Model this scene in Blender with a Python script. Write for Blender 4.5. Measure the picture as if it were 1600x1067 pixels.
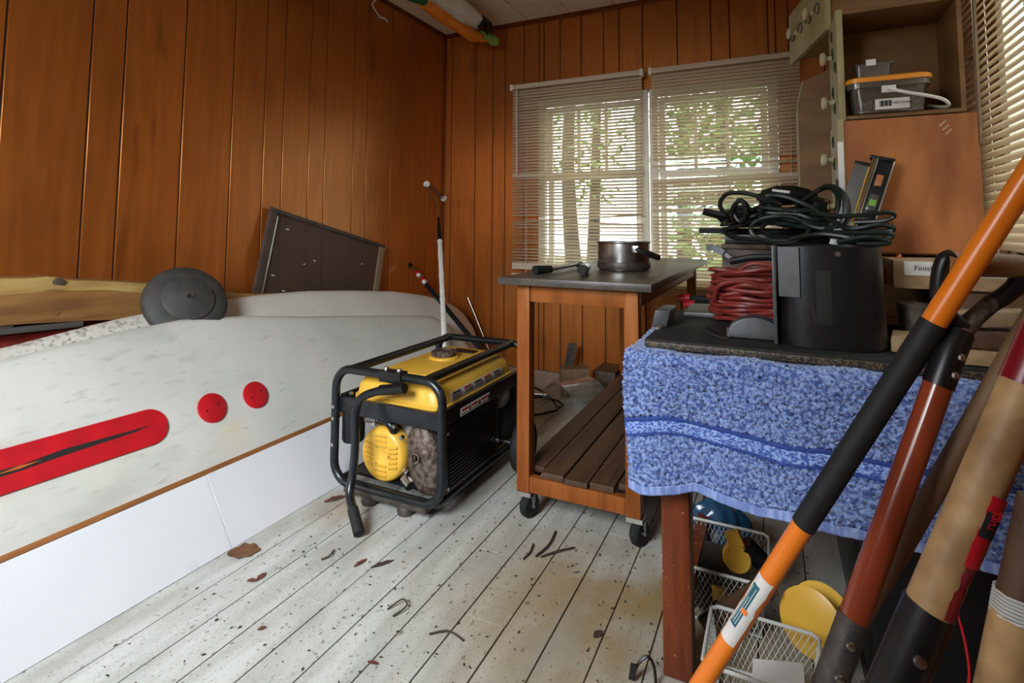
import bpy, bmesh, math, random
from mathutils import Vector, Matrix
random.seed(7)
for o in list(bpy.data.objects): bpy.data.objects.remove(o)
S = bpy.context.scene
COL = S.collection
R = math.radians

# ------------------------------------------------------------------ camera
H = 1.05
yaw, pitch, roll = R(25.9), R(4.1), R(0.3)
fw = Vector((-math.sin(yaw)*math.cos(pitch), math.cos(yaw)*math.cos(pitch), math.sin(pitch)))
rt = Vector((math.cos(yaw), math.sin(yaw), 0)); up = rt.cross(fw)
rt2 = rt*math.cos(roll) + up*math.sin(roll); up2 = up*math.cos(roll) - rt*math.sin(roll)
cd = bpy.data.cameras.new('camera'); cam = bpy.data.objects.new('camera', cd); COL.objects.link(cam)
m = Matrix((rt2, up2, -fw)).transposed().to_4x4(); m.translation = Vector((0, 0, H)); cam.matrix_world = m
cd.sensor_fit = 'HORIZONTAL'; cd.sensor_width = 36; cd.lens = 845/1600*36
cd.shift_y = -(533.5-295)/1600; cd.clip_start = .02
S.camera = cam

# ------------------------------------------------------------------ world, lights, exposure
W = bpy.data.worlds.new('world'); S.world = W; W.use_nodes = True
bg = W.node_tree.nodes['Background']; bg.inputs[0].default_value = (.93, .97, 1, 1); bg.inputs[1].default_value = 4.6
def area(name, loc, rot, sx, sy, power, col):
    l = bpy.data.lights.new(name, 'AREA'); l.shape = 'RECTANGLE'; l.size = sx; l.size_y = sy; l.energy = power; l.color = col
    o = bpy.data.objects.new(name, l); COL.objects.link(o); o.location = loc; o.rotation_euler = rot; return o
dl = area('doorway_daylight', (-1.05, -1.0, 1.85), (R(49), 0, R(15)), 1.2, 1.1, 66, (.90, .96, 1)); dl.data.spread = R(110)
vs = S.view_settings; vs.view_transform = 'Standard'; vs.look = 'None'; vs.exposure = .0; vs.gamma = 1; vs.use_curve_mapping = False

# ------------------------------------------------------------------ materials
MATS = {}
def mat(name, c1, c2=None, rough=.5, metal=0, scale=8, stretch=(1, 1, 1), bump=0, bscale=None, spec=.5, tint=None, lo=.35, hi=.65,
        coat=0, alpha=1, trans=0, detail=6, world=False, sheen=0):
    if name in MATS: return MATS[name]
    M = bpy.data.materials.new(name); M.use_nodes = True; nt = M.node_tree; N = nt.nodes; L = nt.links
    b = N['Principled BSDF']
    b.inputs['Roughness'].default_value = rough; b.inputs['Metallic'].default_value = metal
    b.inputs['Specular IOR Level'].default_value = spec; b.inputs['Coat Weight'].default_value = coat
    b.inputs['Alpha'].default_value = alpha; b.inputs['Transmission Weight'].default_value = trans
    if sheen: b.inputs['Sheen Weight'].default_value = sheen
    if tint: b.inputs['Specular Tint'].default_value = (*tint, 1)
    c2 = c2 or tuple(x*.8 for x in c1)
    if world:
        src = N.new('ShaderNodeNewGeometry').outputs['Position']
    else:
        src = N.new('ShaderNodeTexCoord').outputs['Object']
    mp = N.new('ShaderNodeMapping'); mp.inputs['Scale'].default_value = stretch; L.new(src, mp.inputs['Vector'])
    if not world:
        oi = N.new('ShaderNodeObjectInfo'); va = N.new('ShaderNodeVectorMath'); va.operation = 'MULTIPLY_ADD'
        cb = N.new('ShaderNodeCombineXYZ')
        for k in range(3): L.new(oi.outputs['Random'], cb.inputs[k])
        va.inputs[1].default_value = (17, 23, 31); L.new(cb.outputs[0], va.inputs[0]); L.new(mp.outputs[0], va.inputs[2]); vec = va.outputs[0]
    else: vec = mp.outputs[0]
    n = N.new('ShaderNodeTexNoise'); n.inputs['Scale'].default_value = scale; n.inputs['Detail'].default_value = detail; L.new(vec, n.inputs['Vector'])
    r = N.new('ShaderNodeValToRGB'); r.color_ramp.elements[0].position = lo; r.color_ramp.elements[1].position = hi
    r.color_ramp.elements[0].color = (*c1, 1); r.color_ramp.elements[1].color = (*c2, 1)
    L.new(n.outputs['Fac'], r.inputs['Fac']); L.new(r.outputs['Color'], b.inputs['Base Color'])
    if bump:
        n2 = N.new('ShaderNodeTexNoise'); n2.inputs['Scale'].default_value = bscale or scale*4; n2.inputs['Detail'].default_value = 4; L.new(vec, n2.inputs['Vector'])
        bp = N.new('ShaderNodeBump'); bp.inputs['Strength'].default_value = bump; bp.inputs['Distance'].default_value = .004
        L.new(n2.outputs['Fac'], bp.inputs['Height']); L.new(bp.outputs[0], b.inputs['Normal'])
    M['vec'] = vec.node.name
    MATS[name] = M
    return M
def mixin(M, col, scale, lo, hi, stretch=None, detail=8, pos=None, rad=None, amount=1.0):
    """overlay a second colour where a noise passes a threshold (dirt, scuffs, knots, tints); optionally only near a world position"""
    nt = M.node_tree; N = nt.nodes; L = nt.links; b = N['Principled BSDF']
    old = b.inputs['Base Color'].links[0].from_socket
    src = N.new('ShaderNodeNewGeometry').outputs['Position']
    mp = N.new('ShaderNodeMapping'); mp.inputs['Scale'].default_value = stretch or (1, 1, 1); L.new(src, mp.inputs['Vector'])
    n = N.new('ShaderNodeTexNoise'); n.inputs['Scale'].default_value = scale; n.inputs['Detail'].default_value = detail; L.new(mp.outputs[0], n.inputs['Vector'])
    mr = N.new('ShaderNodeMapRange'); mr.inputs['From Min'].default_value = lo; mr.inputs['From Max'].default_value = hi; mr.inputs['To Max'].default_value = amount
    L.new(n.outputs['Fac'], mr.inputs['Value']); fac = mr.outputs[0]
    if pos:
        d = N.new('ShaderNodeVectorMath'); d.operation = 'DISTANCE'; d.inputs[1].default_value = pos; L.new(src, d.inputs[0])
        m2 = N.new('ShaderNodeMapRange'); m2.inputs['From Min'].default_value = rad[1]; m2.inputs['From Max'].default_value = rad[0]; L.new(d.outputs['Value'], m2.inputs['Value'])
        mu = N.new('ShaderNodeMath'); mu.operation = 'MULTIPLY'; L.new(fac, mu.inputs[0]); L.new(m2.outputs[0], mu.inputs[1]); fac = mu.outputs[0]
    mx = N.new('ShaderNodeMix'); mx.data_type = 'RGBA'; L.new(fac, mx.inputs[0]); L.new(old, mx.inputs[6]); mx.inputs[7].default_value = (*col, 1)
    L.new(mx.outputs[2], b.inputs['Base Color'])

WOODZ = (9, 9, .7)      # grain running up
m_wall = mat('wall_panelling', (.42, .120, .021), (.26, .066, .011), rough=.33, scale=4, stretch=WOODZ, bump=.06, bscale=14, tint=(1, .46, .16), spec=1.0, lo=.25, hi=.75)
mixin(m_wall, (.10, .034, .008), 1.1, .46, .74, amount=.65)
mixin(m_wall, (.07, .020, .005), 5, .64, .72, stretch=(2, 2, .35), detail=4, amount=.5)
m_wall.node_tree.nodes['Principled BSDF'].inputs['IOR'].default_value = 1.85
m_groove = mat('wall_groove', (.035, .012, .005), rough=.8)
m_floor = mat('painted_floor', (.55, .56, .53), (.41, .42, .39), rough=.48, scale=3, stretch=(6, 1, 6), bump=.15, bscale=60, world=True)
mixin(m_floor, (.27, .17, .045), 2.4, .30, .56, pos=(-.36, 1.52, 0), rad=(.15, .75), amount=.9)  # yellow-brown tint fading out from this spot
mixin(m_floor, (.30, .17, .05), 3.0, .35, .6, pos=(-1.50, 1.62, 0), rad=(.02, .16), amount=.8)
mixin(m_floor, (.34, .20, .05), 3.0, .35, .6, pos=(-1.15, 2.75, 0), rad=(.2, .9), amount=.75)
mixin(m_floor, (.13, .11, .085), 75, .63, .69, stretch=(1, .6, 1), detail=4, amount=.8)
mixin(m_floor, (.10, .085, .065), 170, .655, .71, stretch=(1, .7, 1), detail=2, amount=.75)
mixin(m_floor, (.24, .22, .18), 240, .57, .68, stretch=(1, .6, 1), detail=3, amount=.5)
mixin(m_floor, (.30, .29, .25), 5, .50, .70, stretch=(1.6, .5, 1), amount=.65)
m_sub = mat('floor_gap', (.02, .017, .013), rough=.9)
m_ceil = mat('ceiling_tile', (.92, .82, .66), (.84, .72, .55), rough=.85, scale=40, bump=.25, bscale=90)
m_trim = mat('dark_trim', (.16, .035, .010), (.10, .022, .007), rough=.4, scale=5, stretch=(2, 2, 2), tint=(1, .5, .2))
m_white = mat('window_paint', (.80, .76, .66), (.70, .66, .56), rough=.45, scale=5)
m_sill = mat('sill_wood', (.62, .42, .22), (.48, .30, .14), rough=.5, scale=5, stretch=(1, 8, 8))
m_black = mat('black_plastic', (.004, .004, .0045), (.008, .008, .009), rough=.36, scale=30, spec=.4)
m_rubber = mat('black_rubber', (.006, .006, .006), (.014, .014, .014), rough=.7, scale=60, bump=.2, spec=.35)
m_tubeblk = mat('black_painted_tube', (.004, .006, .008), (.008, .011, .014), rough=.30, scale=40, spec=.5)
m_yel = mat('yellow_paint', (.74, .44, .055), (.66, .37, .04), rough=.38, scale=4)
m_rust = mat('rusty_steel', (.16, .12, .10), (.045, .028, .02), rough=.55, metal=.5, scale=55, bump=.3, lo=.42, hi=.62)
m_metal = mat('bright_steel', (.55, .54, .52), (.40, .39, .37), rough=.28, metal=1, scale=20)
m_alu = mat('dull_aluminium', (.42, .41, .39), (.30, .29, .28), rough=.5, metal=.8, scale=30, bump=.2)
m_dkmetal = mat('dark_oiled_metal', (.05, .047, .045), (.11, .09, .075), rough=.5, metal=.6, scale=35, bump=.2)
m_board = mat('board_polyethylene', (.62, .62, .58), (.54, .55, .52), rough=.42, scale=3, bump=.05, bscale=40)
mixin(m_board, (.27, .27, .25), 6, .58, .80, stretch=(1, .45, 1), amount=.5)
mixin(m_board, (.20, .19, .17), 34, .55, .75, stretch=(1, .35, 1), pos=(-1.95, 1.12, .45), rad=(.02, .45), detail=8, amount=.55)
mixin(m_board, (.62, .50, .26), 9, .45, .6, stretch=(1, .3, 1), pos=(-1.86, 1.40, .28), rad=(.01, .10), amount=.7)
mixin(m_board, (.35, .34, .30), 70, .64, .71, stretch=(1, .18, 1), detail=3, amount=.5)
mixin(m_board, (.60, .54, .34), 2.0, .55, .75, pos=(-2.0, .6, .55), rad=(.1, .9), amount=.7)
m_board2 = mat('board_shell', (.68, .67, .62), (.60, .58, .53), rough=.42, scale=3)
mixin(m_board2, (.09, .08, .055), 60, .50, .66, pos=(-2.2, 1.10, .70), rad=(.05, .36), detail=8, amount=.8)
mixin(m_board2, (.2, .17, .13), 60, .66, .74, amount=.7)
m_redpl = mat('red_plastic', (.52, .006, .014), (.40, .005, .012), rough=.45, scale=18)
m_darkslot = mat('dark_slot', (.012, .009, .009), rough=.8)
m_panel = mat('white_melamine', (.70, .71, .74), (.65, .66, .69), rough=.35, scale=3)
mixin(m_panel, (.50, .50, .52), 9, .64, .74, amount=.4)
m_edge = mat('brown_edge', (.30, .115, .030), (.22, .08, .02), rough=.6, scale=6, stretch=(9, 1, 9))
m_slab = mat('cedar_slab', (.36, .185, .055), (.20, .09, .025), rough=.6, scale=3, stretch=(7, .9, 7), bump=.15)
mixin(m_slab, (.10, .045, .015), 4.5, .62, .74)
m_iron = mat('cast_iron', (.035, .035, .033), (.055, .052, .047), rough=.65, scale=25, bump=.2)
m_frame = mat('old_dark_frame', (.055, .037, .027), (.09, .065, .048), rough=.6, scale=14, bump=.1)
m_oldwood = mat('bare_old_wood', (.30, .21, .12), (.20, .13, .07), rough=.7, scale=5, stretch=(5, 5, 1))
m_cart = mat('cart_wood', (.30, .088, .020), (.18, .048, .011), rough=.42, scale=4, stretch=(8, 8, .8), bump=.08, tint=(1, .6, .3))
m_cartdk = mat('cart_shelf_wood', (.085, .040, .018), (.045, .021, .010), rough=.55, scale=4, stretch=(9, .8, 9), bump=.2)
m_carttop = mat('cart_top', (.050, .043, .036), (.085, .070, .052), rough=.36, scale=5, stretch=(6, 1, 6), bump=.1)
mixin(m_carttop, (.22, .18, .12), 6, .62, .72, amount=.6)
m_tableleg = mat('mahogany_leg', (.17, .038, .014), (.10, .022, .009), rough=.3, scale=6, stretch=(8, 8, .8), tint=(1, .6, .4), bump=.08)
mixin(m_tableleg, (.45, .28, .16), 120, .70, .74, detail=2)
m_ply = mat('drawer_plywood', (.46, .165, .042), (.24, .066, .016), rough=.45, scale=3.2, stretch=(3, 3, .9), bump=.05)
m_drawer = mat('drawer_inside', (.235, .118, .036), (.15, .072, .021), rough=.6, scale=3, stretch=(2, 2, 5))
m_drawerface = mat('drawer_face', (.36, .31, .15), (.26, .21, .09), rough=.55, scale=9, bump=.1)
m_stencil = mat('dark_green_stencil', (.035, .045, .022), rough=.6)
m_knob = mat('cream_knob', (.55, .47, .30), (.45, .38, .22), rough=.4)
m_orange = mat('orange_fibreglass', (.86, .22, .012), (.80, .19, .010), rough=.3, scale=5, coat=.2)
m_foam = mat('black_foam_grip', (.007, .007, .0075), (.013, .013, .0135), rough=.62, scale=90, bump=.15, spec=.4)
m_redwood = mat('varnished_red_handle', (.26, .045, .016), (.13, .022, .009), rough=.2, scale=5, stretch=(4, 4, .6), coat=.6)
m_ash = mat('weathered_ash_handle', (.46, .28, .12), (.25, .14, .055), rough=.55, scale=22, bump=.25, bscale=60)
m_brownpole = mat('brown_pole', (.19, .105, .045), (.12, .062, .026), rough=.6, scale=6, stretch=(4, 4, .6))
m_redcol = mat('red_collar', (.22, .006, .014), rough=.3)
m_redtag = mat('red_tag', (.62, .012, .022), (.5, .01, .02), rough=.35)
m_paper = mat('paper_label', (.74, .72, .68), (.64, .62, .58), rough=.6, scale=12)
m_ink = mat('black_ink', (.015, .015, .016), rough=.6)
m_teal = mat('teal_ink', (.015, .11, .15), rough=.5)
m_clear = mat('clear_plastic', (.85, .84, .80), (.8, .78, .72), rough=.12, trans=.92, spec=.6)
m_tub = mat('cloudy_tub', (.62, .58, .50), (.66, .62, .54), rough=.16, trans=.90)
m_lid = mat('orange_lid', (.80, .30, .02), (.72, .25, .015), rough=.4)
m_wplast = mat('white_plastic', (.74, .72, .66), (.66, .64, .58), rough=.4)
m_cordred = mat('red_cord', (.23, .026, .018), (.15, .017, .012), rough=.45, scale=20)
m_cordgrn = mat('dark_green_cord', (.006, .013, .009), (.011, .019, .013), rough=.40, scale=20, spec=.4)
m_cordblk = mat('black_cord', (.005, .005, .0055), (.010, .010, .011), rough=.42, scale=20, spec=.4)
m_cordorg = mat('orange_cord', (.55, .13, .025), (.42, .09, .018), rough=.45, scale=20)
m_grey = mat('grey_metal_sheet', (.10, .105, .11), (.065, .067, .07), rough=.45, metal=.4, scale=18)
m_lvl = mat('grey_level', (.16, .16, .15), (.13, .13, .125), rough=.4, metal=.4)
m_lvlbr = mat('bronze_level', (.16, .10, .045), (.12, .075, .033), rough=.4, metal=.4)
m_green = mat('green_cloth', (.010, .15, .045), (.008, .10, .03), rough=.75)
m_orcl = mat('orange_cloth', (.80, .24, .012), (.62, .16, .008), rough=.75, scale=10)
m_whcl = mat('white_cloth', (.72, .68, .62), (.58, .54, .48), rough=.8, scale=12)
m_lime = mat('lime_cloth', (.30, .50, .10), (.16, .34, .05), rough=.75)
m_towel = mat('blue_terry', (.040, .085, .30), (.26, .36, .66), rough=.9, scale=130, bump=1.0, bscale=180, lo=.38, hi=.60, detail=2, sheen=.3)
m_band = mat('blue_towel_band', (.035, .085, .36), (.30, .42, .76), rough=.85, scale=150, lo=.42, hi=.58, detail=1, stretch=(1, 1, 2.0))
m_bandedge = mat('deep_blue_weave', (.014, .040, .22), (.03, .07, .30), rough=.85, scale=120)
m_hem = mat('pale_blue_hem', (.17, .25, .56), (.30, .39, .68), rough=.85, scale=90, stretch=(1, 1, .2), lo=.45, hi=.6)
m_brass = mat('speckled_trim', (.11, .075, .035), (.016, .015, .013), rough=.5, scale=190, lo=.45, hi=.50, detail=1)
m_wire = mat('white_wire', (.62, .62, .58), rough=.4)
m_bag = mat('blue_bag', (.02, .075, .16), (.03, .10, .20), rough=.18, trans=.3)
m_leaf = mat('dead_leaf', (.19, .085, .032), (.10, .04, .016), rough=.8, scale=30, bump=.3)
m_redleaf = mat('reddish_dead_leaf', (.14, .04, .022), (.08, .022, .014), rough=.8, scale=30)
m_twig = mat('twig', (.055, .036, .022), (.03, .02, .013), rough=.85)
m_foliage = mat('foliage', (.10, .22, .045), (.20, .34, .09), rough=.6, scale=2, world=True)
m_bark = mat('bark', (.10, .075, .05), (.05, .037, .025), rough=.9, scale=5, stretch=(4, 4, .7), bump=.4)
m_ground = mat('forest_ground', (.10, .11, .05), (.16, .13, .07), rough=.95, scale=2, world=True)
m_conc = mat('chipboard', (.40, .27, .14), (.30, .19, .09), rough=.75, scale=40)
m_tin = mat('galvanised_tin', (.26, .24, .21), (.16, .13, .10), rough=.5, metal=.6, scale=30)

def glass():
    M = bpy.data.materials.new('window_glass'); M.use_nodes = True; N = M.node_tree.nodes; L = M.node_tree.links
    N.remove(N['Principled BSDF']); t = N.new('ShaderNodeBsdfTransparent'); g = N.new('ShaderNodeBsdfGlossy'); g.inputs['Roughness'].default_value = .03
    t.inputs[0].default_value = (.96, .98, .97, 1); f = N.new('ShaderNodeMixShader'); f.inputs[0].default_value = .06
    L.new(t.outputs[0], f.inputs[1]); L.new(g.outputs[0], f.inputs[2]); L.new(f.outputs[0], N['Material Output'].inputs[0]); return M
m_glass = glass()
def translucent(name, c, k):
    M = bpy.data.materials.new(name); M.use_nodes = True; N = M.node_tree.nodes; L = M.node_tree.links; b = N['Principled BSDF']
    b.inputs['Roughness'].default_value = .45
    tc = N.new('ShaderNodeTexCoord'); n = N.new('ShaderNodeTexNoise'); n.inputs['Scale'].default_value = 4; L.new(tc.outputs['Object'], n.inputs['Vector'])
    r = N.new('ShaderNodeValToRGB'); r.color_ramp.elements[0].color = (*c, 1); r.color_ramp.elements[1].color = (*[x*.86 for x in c], 1)
    L.new(n.outputs['Fac'], r.inputs[0]); L.new(r.outputs[0], b.inputs['Base Color'])
    t = N.new('ShaderNodeBsdfTranslucent'); L.new(r.outputs[0], t.inputs[0]); f = N.new('ShaderNodeMixShader'); f.inputs[0].default_value = k
    L.new(b.outputs[0], f.inputs[1]); L.new(t.outputs[0], f.inputs[2]); L.new(f.outputs[0], N['Material Output'].inputs[0]); return M
m_slat = translucent('blind_slat', (.84, .73, .55), .33)
def meshscreen():
    M = bpy.data.materials.new('insect_mesh'); M.use_nodes = True; N = M.node_tree.nodes; L = M.node_tree.links; b = N['Principled BSDF']
    b.inputs['Roughness'].default_value = .6
    tc = N.new('ShaderNodeTexCoord'); n = N.new('ShaderNodeTexNoise'); n.inputs['Scale'].default_value = 9; L.new(tc.outputs['Object'], n.inputs['Vector'])
    r = N.new('ShaderNodeValToRGB'); r.color_ramp.elements[0].color = (.07, .05, .042, 1); r.color_ramp.elements[1].color = (.11, .082, .07, 1)
    L.new(n.outputs['Fac'], r.inputs[0]); L.new(r.outputs[0], b.inputs['Base Color'])
    t = N.new('ShaderNodeBsdfTransparent'); f = N.new('ShaderNodeMixShader'); f.inputs[0].default_value = .52
    L.new(b.outputs[0], f.inputs[1]); L.new(t.outputs[0], f.inputs[2]); L.new(f.outputs[0], N['Material Output'].inputs[0]); return M
m_mesh = meshscreen()

# ------------------------------------------------------------------ geometry helpers
V = Vector
def wloc(o):
    p = V((0, 0, 0))
    while o: p += o.location; o = o.parent
    return p
class MB:
    def __init__(s): s.v = []; s.f = []
    def add(s, vs, fs):
        n = len(s.v); s.v += [V(p) for p in vs]; s.f += [[i+n for i in f] for f in fs]; return s
    def box(s, x0, x1, y0, y1, z0, z1):
        return s.add([(x0,y0,z0),(x1,y0,z0),(x1,y1,z0),(x0,y1,z0),(x0,y0,z1),(x1,y0,z1),(x1,y1,z1),(x0,y1,z1)],
                     [(3,2,1,0),(4,5,6,7),(0,1,5,4),(1,2,6,5),(2,3,7,6),(3,0,4,7)])
    def obox(s, c, a, b, d):
        c, a, b, d = V(c), V(a), V(b), V(d)
        vs = [c+sx*a+sy*b+sz*d for sz in (-1,1) for sx, sy in ((-1,-1),(1,-1),(1,1),(-1,1))]
        return s.add(vs, [(3,2,1,0),(4,5,6,7),(0,1,5,4),(1,2,6,5),(2,3,7,6),(3,0,4,7)])
    def beam(s, p, q, w, h, upv=(0, 0, 1)):
        p, q = V(p), V(q); d = (q-p); t = d.normalized(); u = V(upv); x = t.cross(u).normalized(); y = x.cross(t).normalized()
        return s.obox((p+q)/2, x*w/2, d/2, y*h/2)
    def extrude(s, pts, vec):
        n = len(pts); vec = V(vec); pts = [V(p) for p in pts]
        return s.add(pts+[p+vec for p in pts], [list(range(n))[::-1], list(range(n, 2*n))]+[(i, (i+1) % n, n+(i+1) % n, n+i) for i in range(n)])
    def tube(s, path, r, n=8, closed=False, cap=True):
        path = [V(p) for p in path]; k = len(path); rs = r if isinstance(r, (list, tuple)) else [r]*k
        rings = []; prev = None
        for i, p in enumerate(path):
            if closed: t = path[(i+1) % k]-path[i-1]
            else: t = path[min(i+1, k-1)]-path[max(i-1, 0)]
            t = t.normalized() if t.length > 1e-9 else V((0, 0, 1))
            if prev is None:
                u = t.orthogonal().normalized()
            else:
                u = prev-t*prev.dot(t); u = u.normalized() if u.length > 1e-6 else t.orthogonal().normalized()
            prev = u; w = t.cross(u)
            rings.append([p+(u*math.cos(a)+w*math.sin(a))*rs[i] for a in [2*math.pi*j/n for j in range(n)]])
        vs = [q for ring in rings for q in ring]; fs = []
        for i in range(k if closed else k-1):
            for j in range(n):
                a, b = i*n+j, i*n+(j+1) % n; c = ((i+1) % k)*n
                fs.append((a, b, c+(j+1) % n, c+j))
        if cap and not closed: fs += [list(range(n))[::-1], [(k-1)*n+j for j in range(n)]]
        return s.add(vs, fs)
    def lathe(s, prof, c, axis=(0, 0, 1), n=24):
        c = V(c); t = V(axis).normalized(); u = t.orthogonal().normalized(); w = t.cross(u); vs = []; k = len(prof)
        for r, h in prof:
            vs += [c+t*h+(u*math.cos(a)+w*math.sin(a))*max(r, 1e-5) for a in [2*math.pi*j/n for j in range(n)]]
        fs = [(i*n+j, i*n+(j+1) % n, (i+1)*n+(j+1) % n, (i+1)*n+j) for i in range(k-1) for j in range(n)]
        if prof[0][0] > 1e-4: fs.append(list(range(n))[::-1])
        if prof[-1][0] > 1e-4: fs.append([(k-1)*n+j for j in range(n)])
        return s.add(vs, fs)
    def loft(s, rings, cap=True):
        n = len(rings[0]); k = len(rings); vs = [p for r in rings for p in r]
        fs = [(i*n+j, i*n+(j+1) % n, (i+1)*n+(j+1) % n, (i+1)*n+j) for i in range(k-1) for j in range(n)]
        if cap: fs += [list(range(n))[::-1], [(k-1)*n+j for j in range(n)]]
        return s.add(vs, fs)
    def sheet(s, fn, nu, nv, th=0.0):
        """fn(u,v)->point; thickness th along -normal"""
        P = [[V(fn(i/nu, j/nv)) for j in range(nv+1)] for i in range(nu+1)]
        vs = [P[i][j] for i in range(nu+1) for j in range(nv+1)]; w = nv+1
        fs = [(i*w+j, (i+1)*w+j, (i+1)*w+j+1, i*w+j+1) for i in range(nu) for j in range(nv)]
        if th:
            off = len(vs); bk = []
            for i in range(nu+1):
                for j in range(nv+1):
                    a = P[min(i+1, nu)][j]-P[max(i-1, 0)][j]; b = P[i][min(j+1, nv)]-P[i][max(j-1, 0)]
                    nn = a.cross(b); nn = nn.normalized() if nn.length > 1e-9 else V((0, 0, 1)); bk.append(P[i][j]-nn*th)
            vs += bk; fs += [tuple(reversed([q+off for q in f])) for f in fs]
            def side(a, b): fs.append((b, a, a+off, b+off))
            for i in range(nu): side(i*w, (i+1)*w); side((i+1)*w+nv, i*w+nv)
            for j in range(nv): side(j+1, j); side(nu*w+j, nu*w+j+1)
        return s.add(vs, fs)
    def build(s, name, M, parent=None, bevel=0, smooth=True, ang=40, segs=2):
        org = wloc(parent) if parent else V((0, 0, 0))
        me = bpy.data.meshes.new(name); me.from_pydata([p-org for p in s.v], [], s.f); me.update()
        bm = bmesh.new(); bm.from_mesh(me); bmesh.ops.recalc_face_normals(bm, faces=bm.faces)
        if bevel:
            es = [e for e in bm.edges if len(e.link_faces) == 2 and e.calc_face_angle(0) > R(30)]
            bmesh.ops.bevel(bm, geom=es, offset=bevel, segments=segs, affect='EDGES', profile=.6, clamp_overlap=True)
        bm.to_mesh(me); bm.free()
        if smooth: me.shade_smooth(); me.set_sharp_from_angle(angle=R(ang))
        me.materials.append(M)
        o = bpy.data.objects.new(name, me); COL.objects.link(o)
        if parent: o.parent = parent
        return o
def tag(o, label=None, cat=None, group=None, kind=None):
    if label: o['label'] = label
    if cat: o['category'] = cat
    if group: o['group'] = group
    if kind: o['kind'] = kind
    return o
def thing(name, label, cat, loc, group=None, kind=None):
    o = bpy.data.objects.new(name, None); COL.objects.link(o); o.location = loc; o.empty_display_size = .05
    return tag(o, label, cat, group, kind)
def inst(name, me, parent, loc, rot=(0, 0, 0), scale=(1, 1, 1)):
    o = bpy.data.objects.new(name, me); COL.objects.link(o); o.parent = parent
    o.location = V(loc)-wloc(parent); o.rotation_euler = rot; o.scale = scale; return o
def single(name, mb, M, label, cat, group=None, **kw):
    """one-mesh thing, origin moved to its base"""
    xs = [p.x for p in mb.v]; ys = [p.y for p in mb.v]; zs = [p.z for p in mb.v]
    base = V(((min(xs)+max(xs))/2, (min(ys)+max(ys))/2, min(zs)))
    mb.v = [p-base for p in mb.v]; o = mb.build(name, M, None, **kw); o.location = base
    return tag(o, label, cat, group)
def spline(pts, n=8, closed=False):
    pts = [V(p) for p in pts]; k = len(pts); out = []
    rng = k if closed else k-1
    for i in range(rng):
        g = (lambda j: pts[j % k]) if closed else (lambda j: pts[max(0, min(k-1, j))])
        a, b, c, d = g(i-1), g(i), g(i+1), g(i+2)
        for t in range(n):
            t /= n; out.append(.5*((2*b)+(c-a)*t+(2*a-5*b+4*c-d)*t*t+(3*b-a-3*c+d)*t**3))
    if not closed: out.append(pts[-1])
    return out
def text_mesh(txt, size, M, name, parent, origin, xdir, ydir, depth=.0004):
    cu = bpy.data.curves.new('t', 'FONT'); cu.body = txt; cu.size = size; cu.extrude = depth
    ob = bpy.data.objects.new('t', cu); COL.objects.link(ob); bpy.context.view_layer.update()
    me = bpy.data.meshes.new_from_object(ob.evaluated_get(bpy.context.evaluated_depsgraph_get())); bpy.data.objects.remove(ob); bpy.data.curves.remove(cu)
    x, y = V(xdir).normalized(), V(ydir).normalized(); z = x.cross(y); org = V(origin)-wloc(parent)
    for v in me.vertices: v.co = org+x*v.co.x+y*v.co.y+z*v.co.z
    me.materials.clear(); me.materials.append(M); o = bpy.data.objects.new(name, me); COL.objects.link(o); o.parent = parent; return o

# ------------------------------------------------------------------ room shell
XL, XR, YF, YB, ZC = -2.457, .60, -.47, 3.761, 2.665
def plank_mesh(name, sx, sy, sz, M, bev=.002):
    b = MB().box(-sx/2, sx/2, -sy/2, sy/2, -sz/2, sz/2)
    o = b.build(name, M, None, bevel=bev, segs=1); me = o.data; bpy.data.objects.remove(o); return me
# floor: dark sub-floor with painted boards on it
floor = MB().box(XL, XR, YF, YB, -.06, -.022).build('floor', m_sub); tag(floor, 'white painted plank floor, worn and speckled with dirt', kind='structure')
pw = .1205; x = -1.391-9*pw; k = 0
joints = {4: [], 5: [2.0], 6: [1.585], 7: [], 8: [.35], 9: [2.4], 10: [1.2, 2.9], 13: [1.63], 14: [1.345], 15: [2.6], 16: [1.9]}
while x < XR:
    a, b = max(x, XL), min(x+pw, XR)
    if b-a > .01:
        ys = [YF]+sorted(joints.get(k, [random.uniform(.2, 3)]))+[YB]
        for y0, y1 in zip(ys, ys[1:]):
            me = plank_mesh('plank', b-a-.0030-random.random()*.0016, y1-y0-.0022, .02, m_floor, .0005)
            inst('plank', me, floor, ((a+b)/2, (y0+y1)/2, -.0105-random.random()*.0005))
    x += pw; k += 1
# ceiling
ceil = MB().box(XL, XR, YF, YB, ZC+.012, ZC+.08).build('ceiling', m_ceil); tag(ceil, 'beige square fibre tile ceiling', kind='structure')
tw = .343; tile_cache = {}
xs = [XL]+[q for q in [-1.689+i*tw for i in range(-3, 8)] if XL+.02 < q < XR-.02]+[XR]
ys = [YF]+[q for q in [3.437-i*tw for i in range(13)][::-1] if YF+.02 < q < YB-.02]+[YB]
for a, b in zip(xs, xs[1:]):
    for c, d in zip(ys, ys[1:]):
        key = (round(b-a, 3), round(d-c, 3))
        if key not in tile_cache: tile_cache[key] = plank_mesh('tile', b-a-.003, d-c-.003, .014, m_ceil, .003)
        inst('tile', tile_cache[key], ceil, ((a+b)/2, (c+d)/2, ZC+.006))
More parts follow.
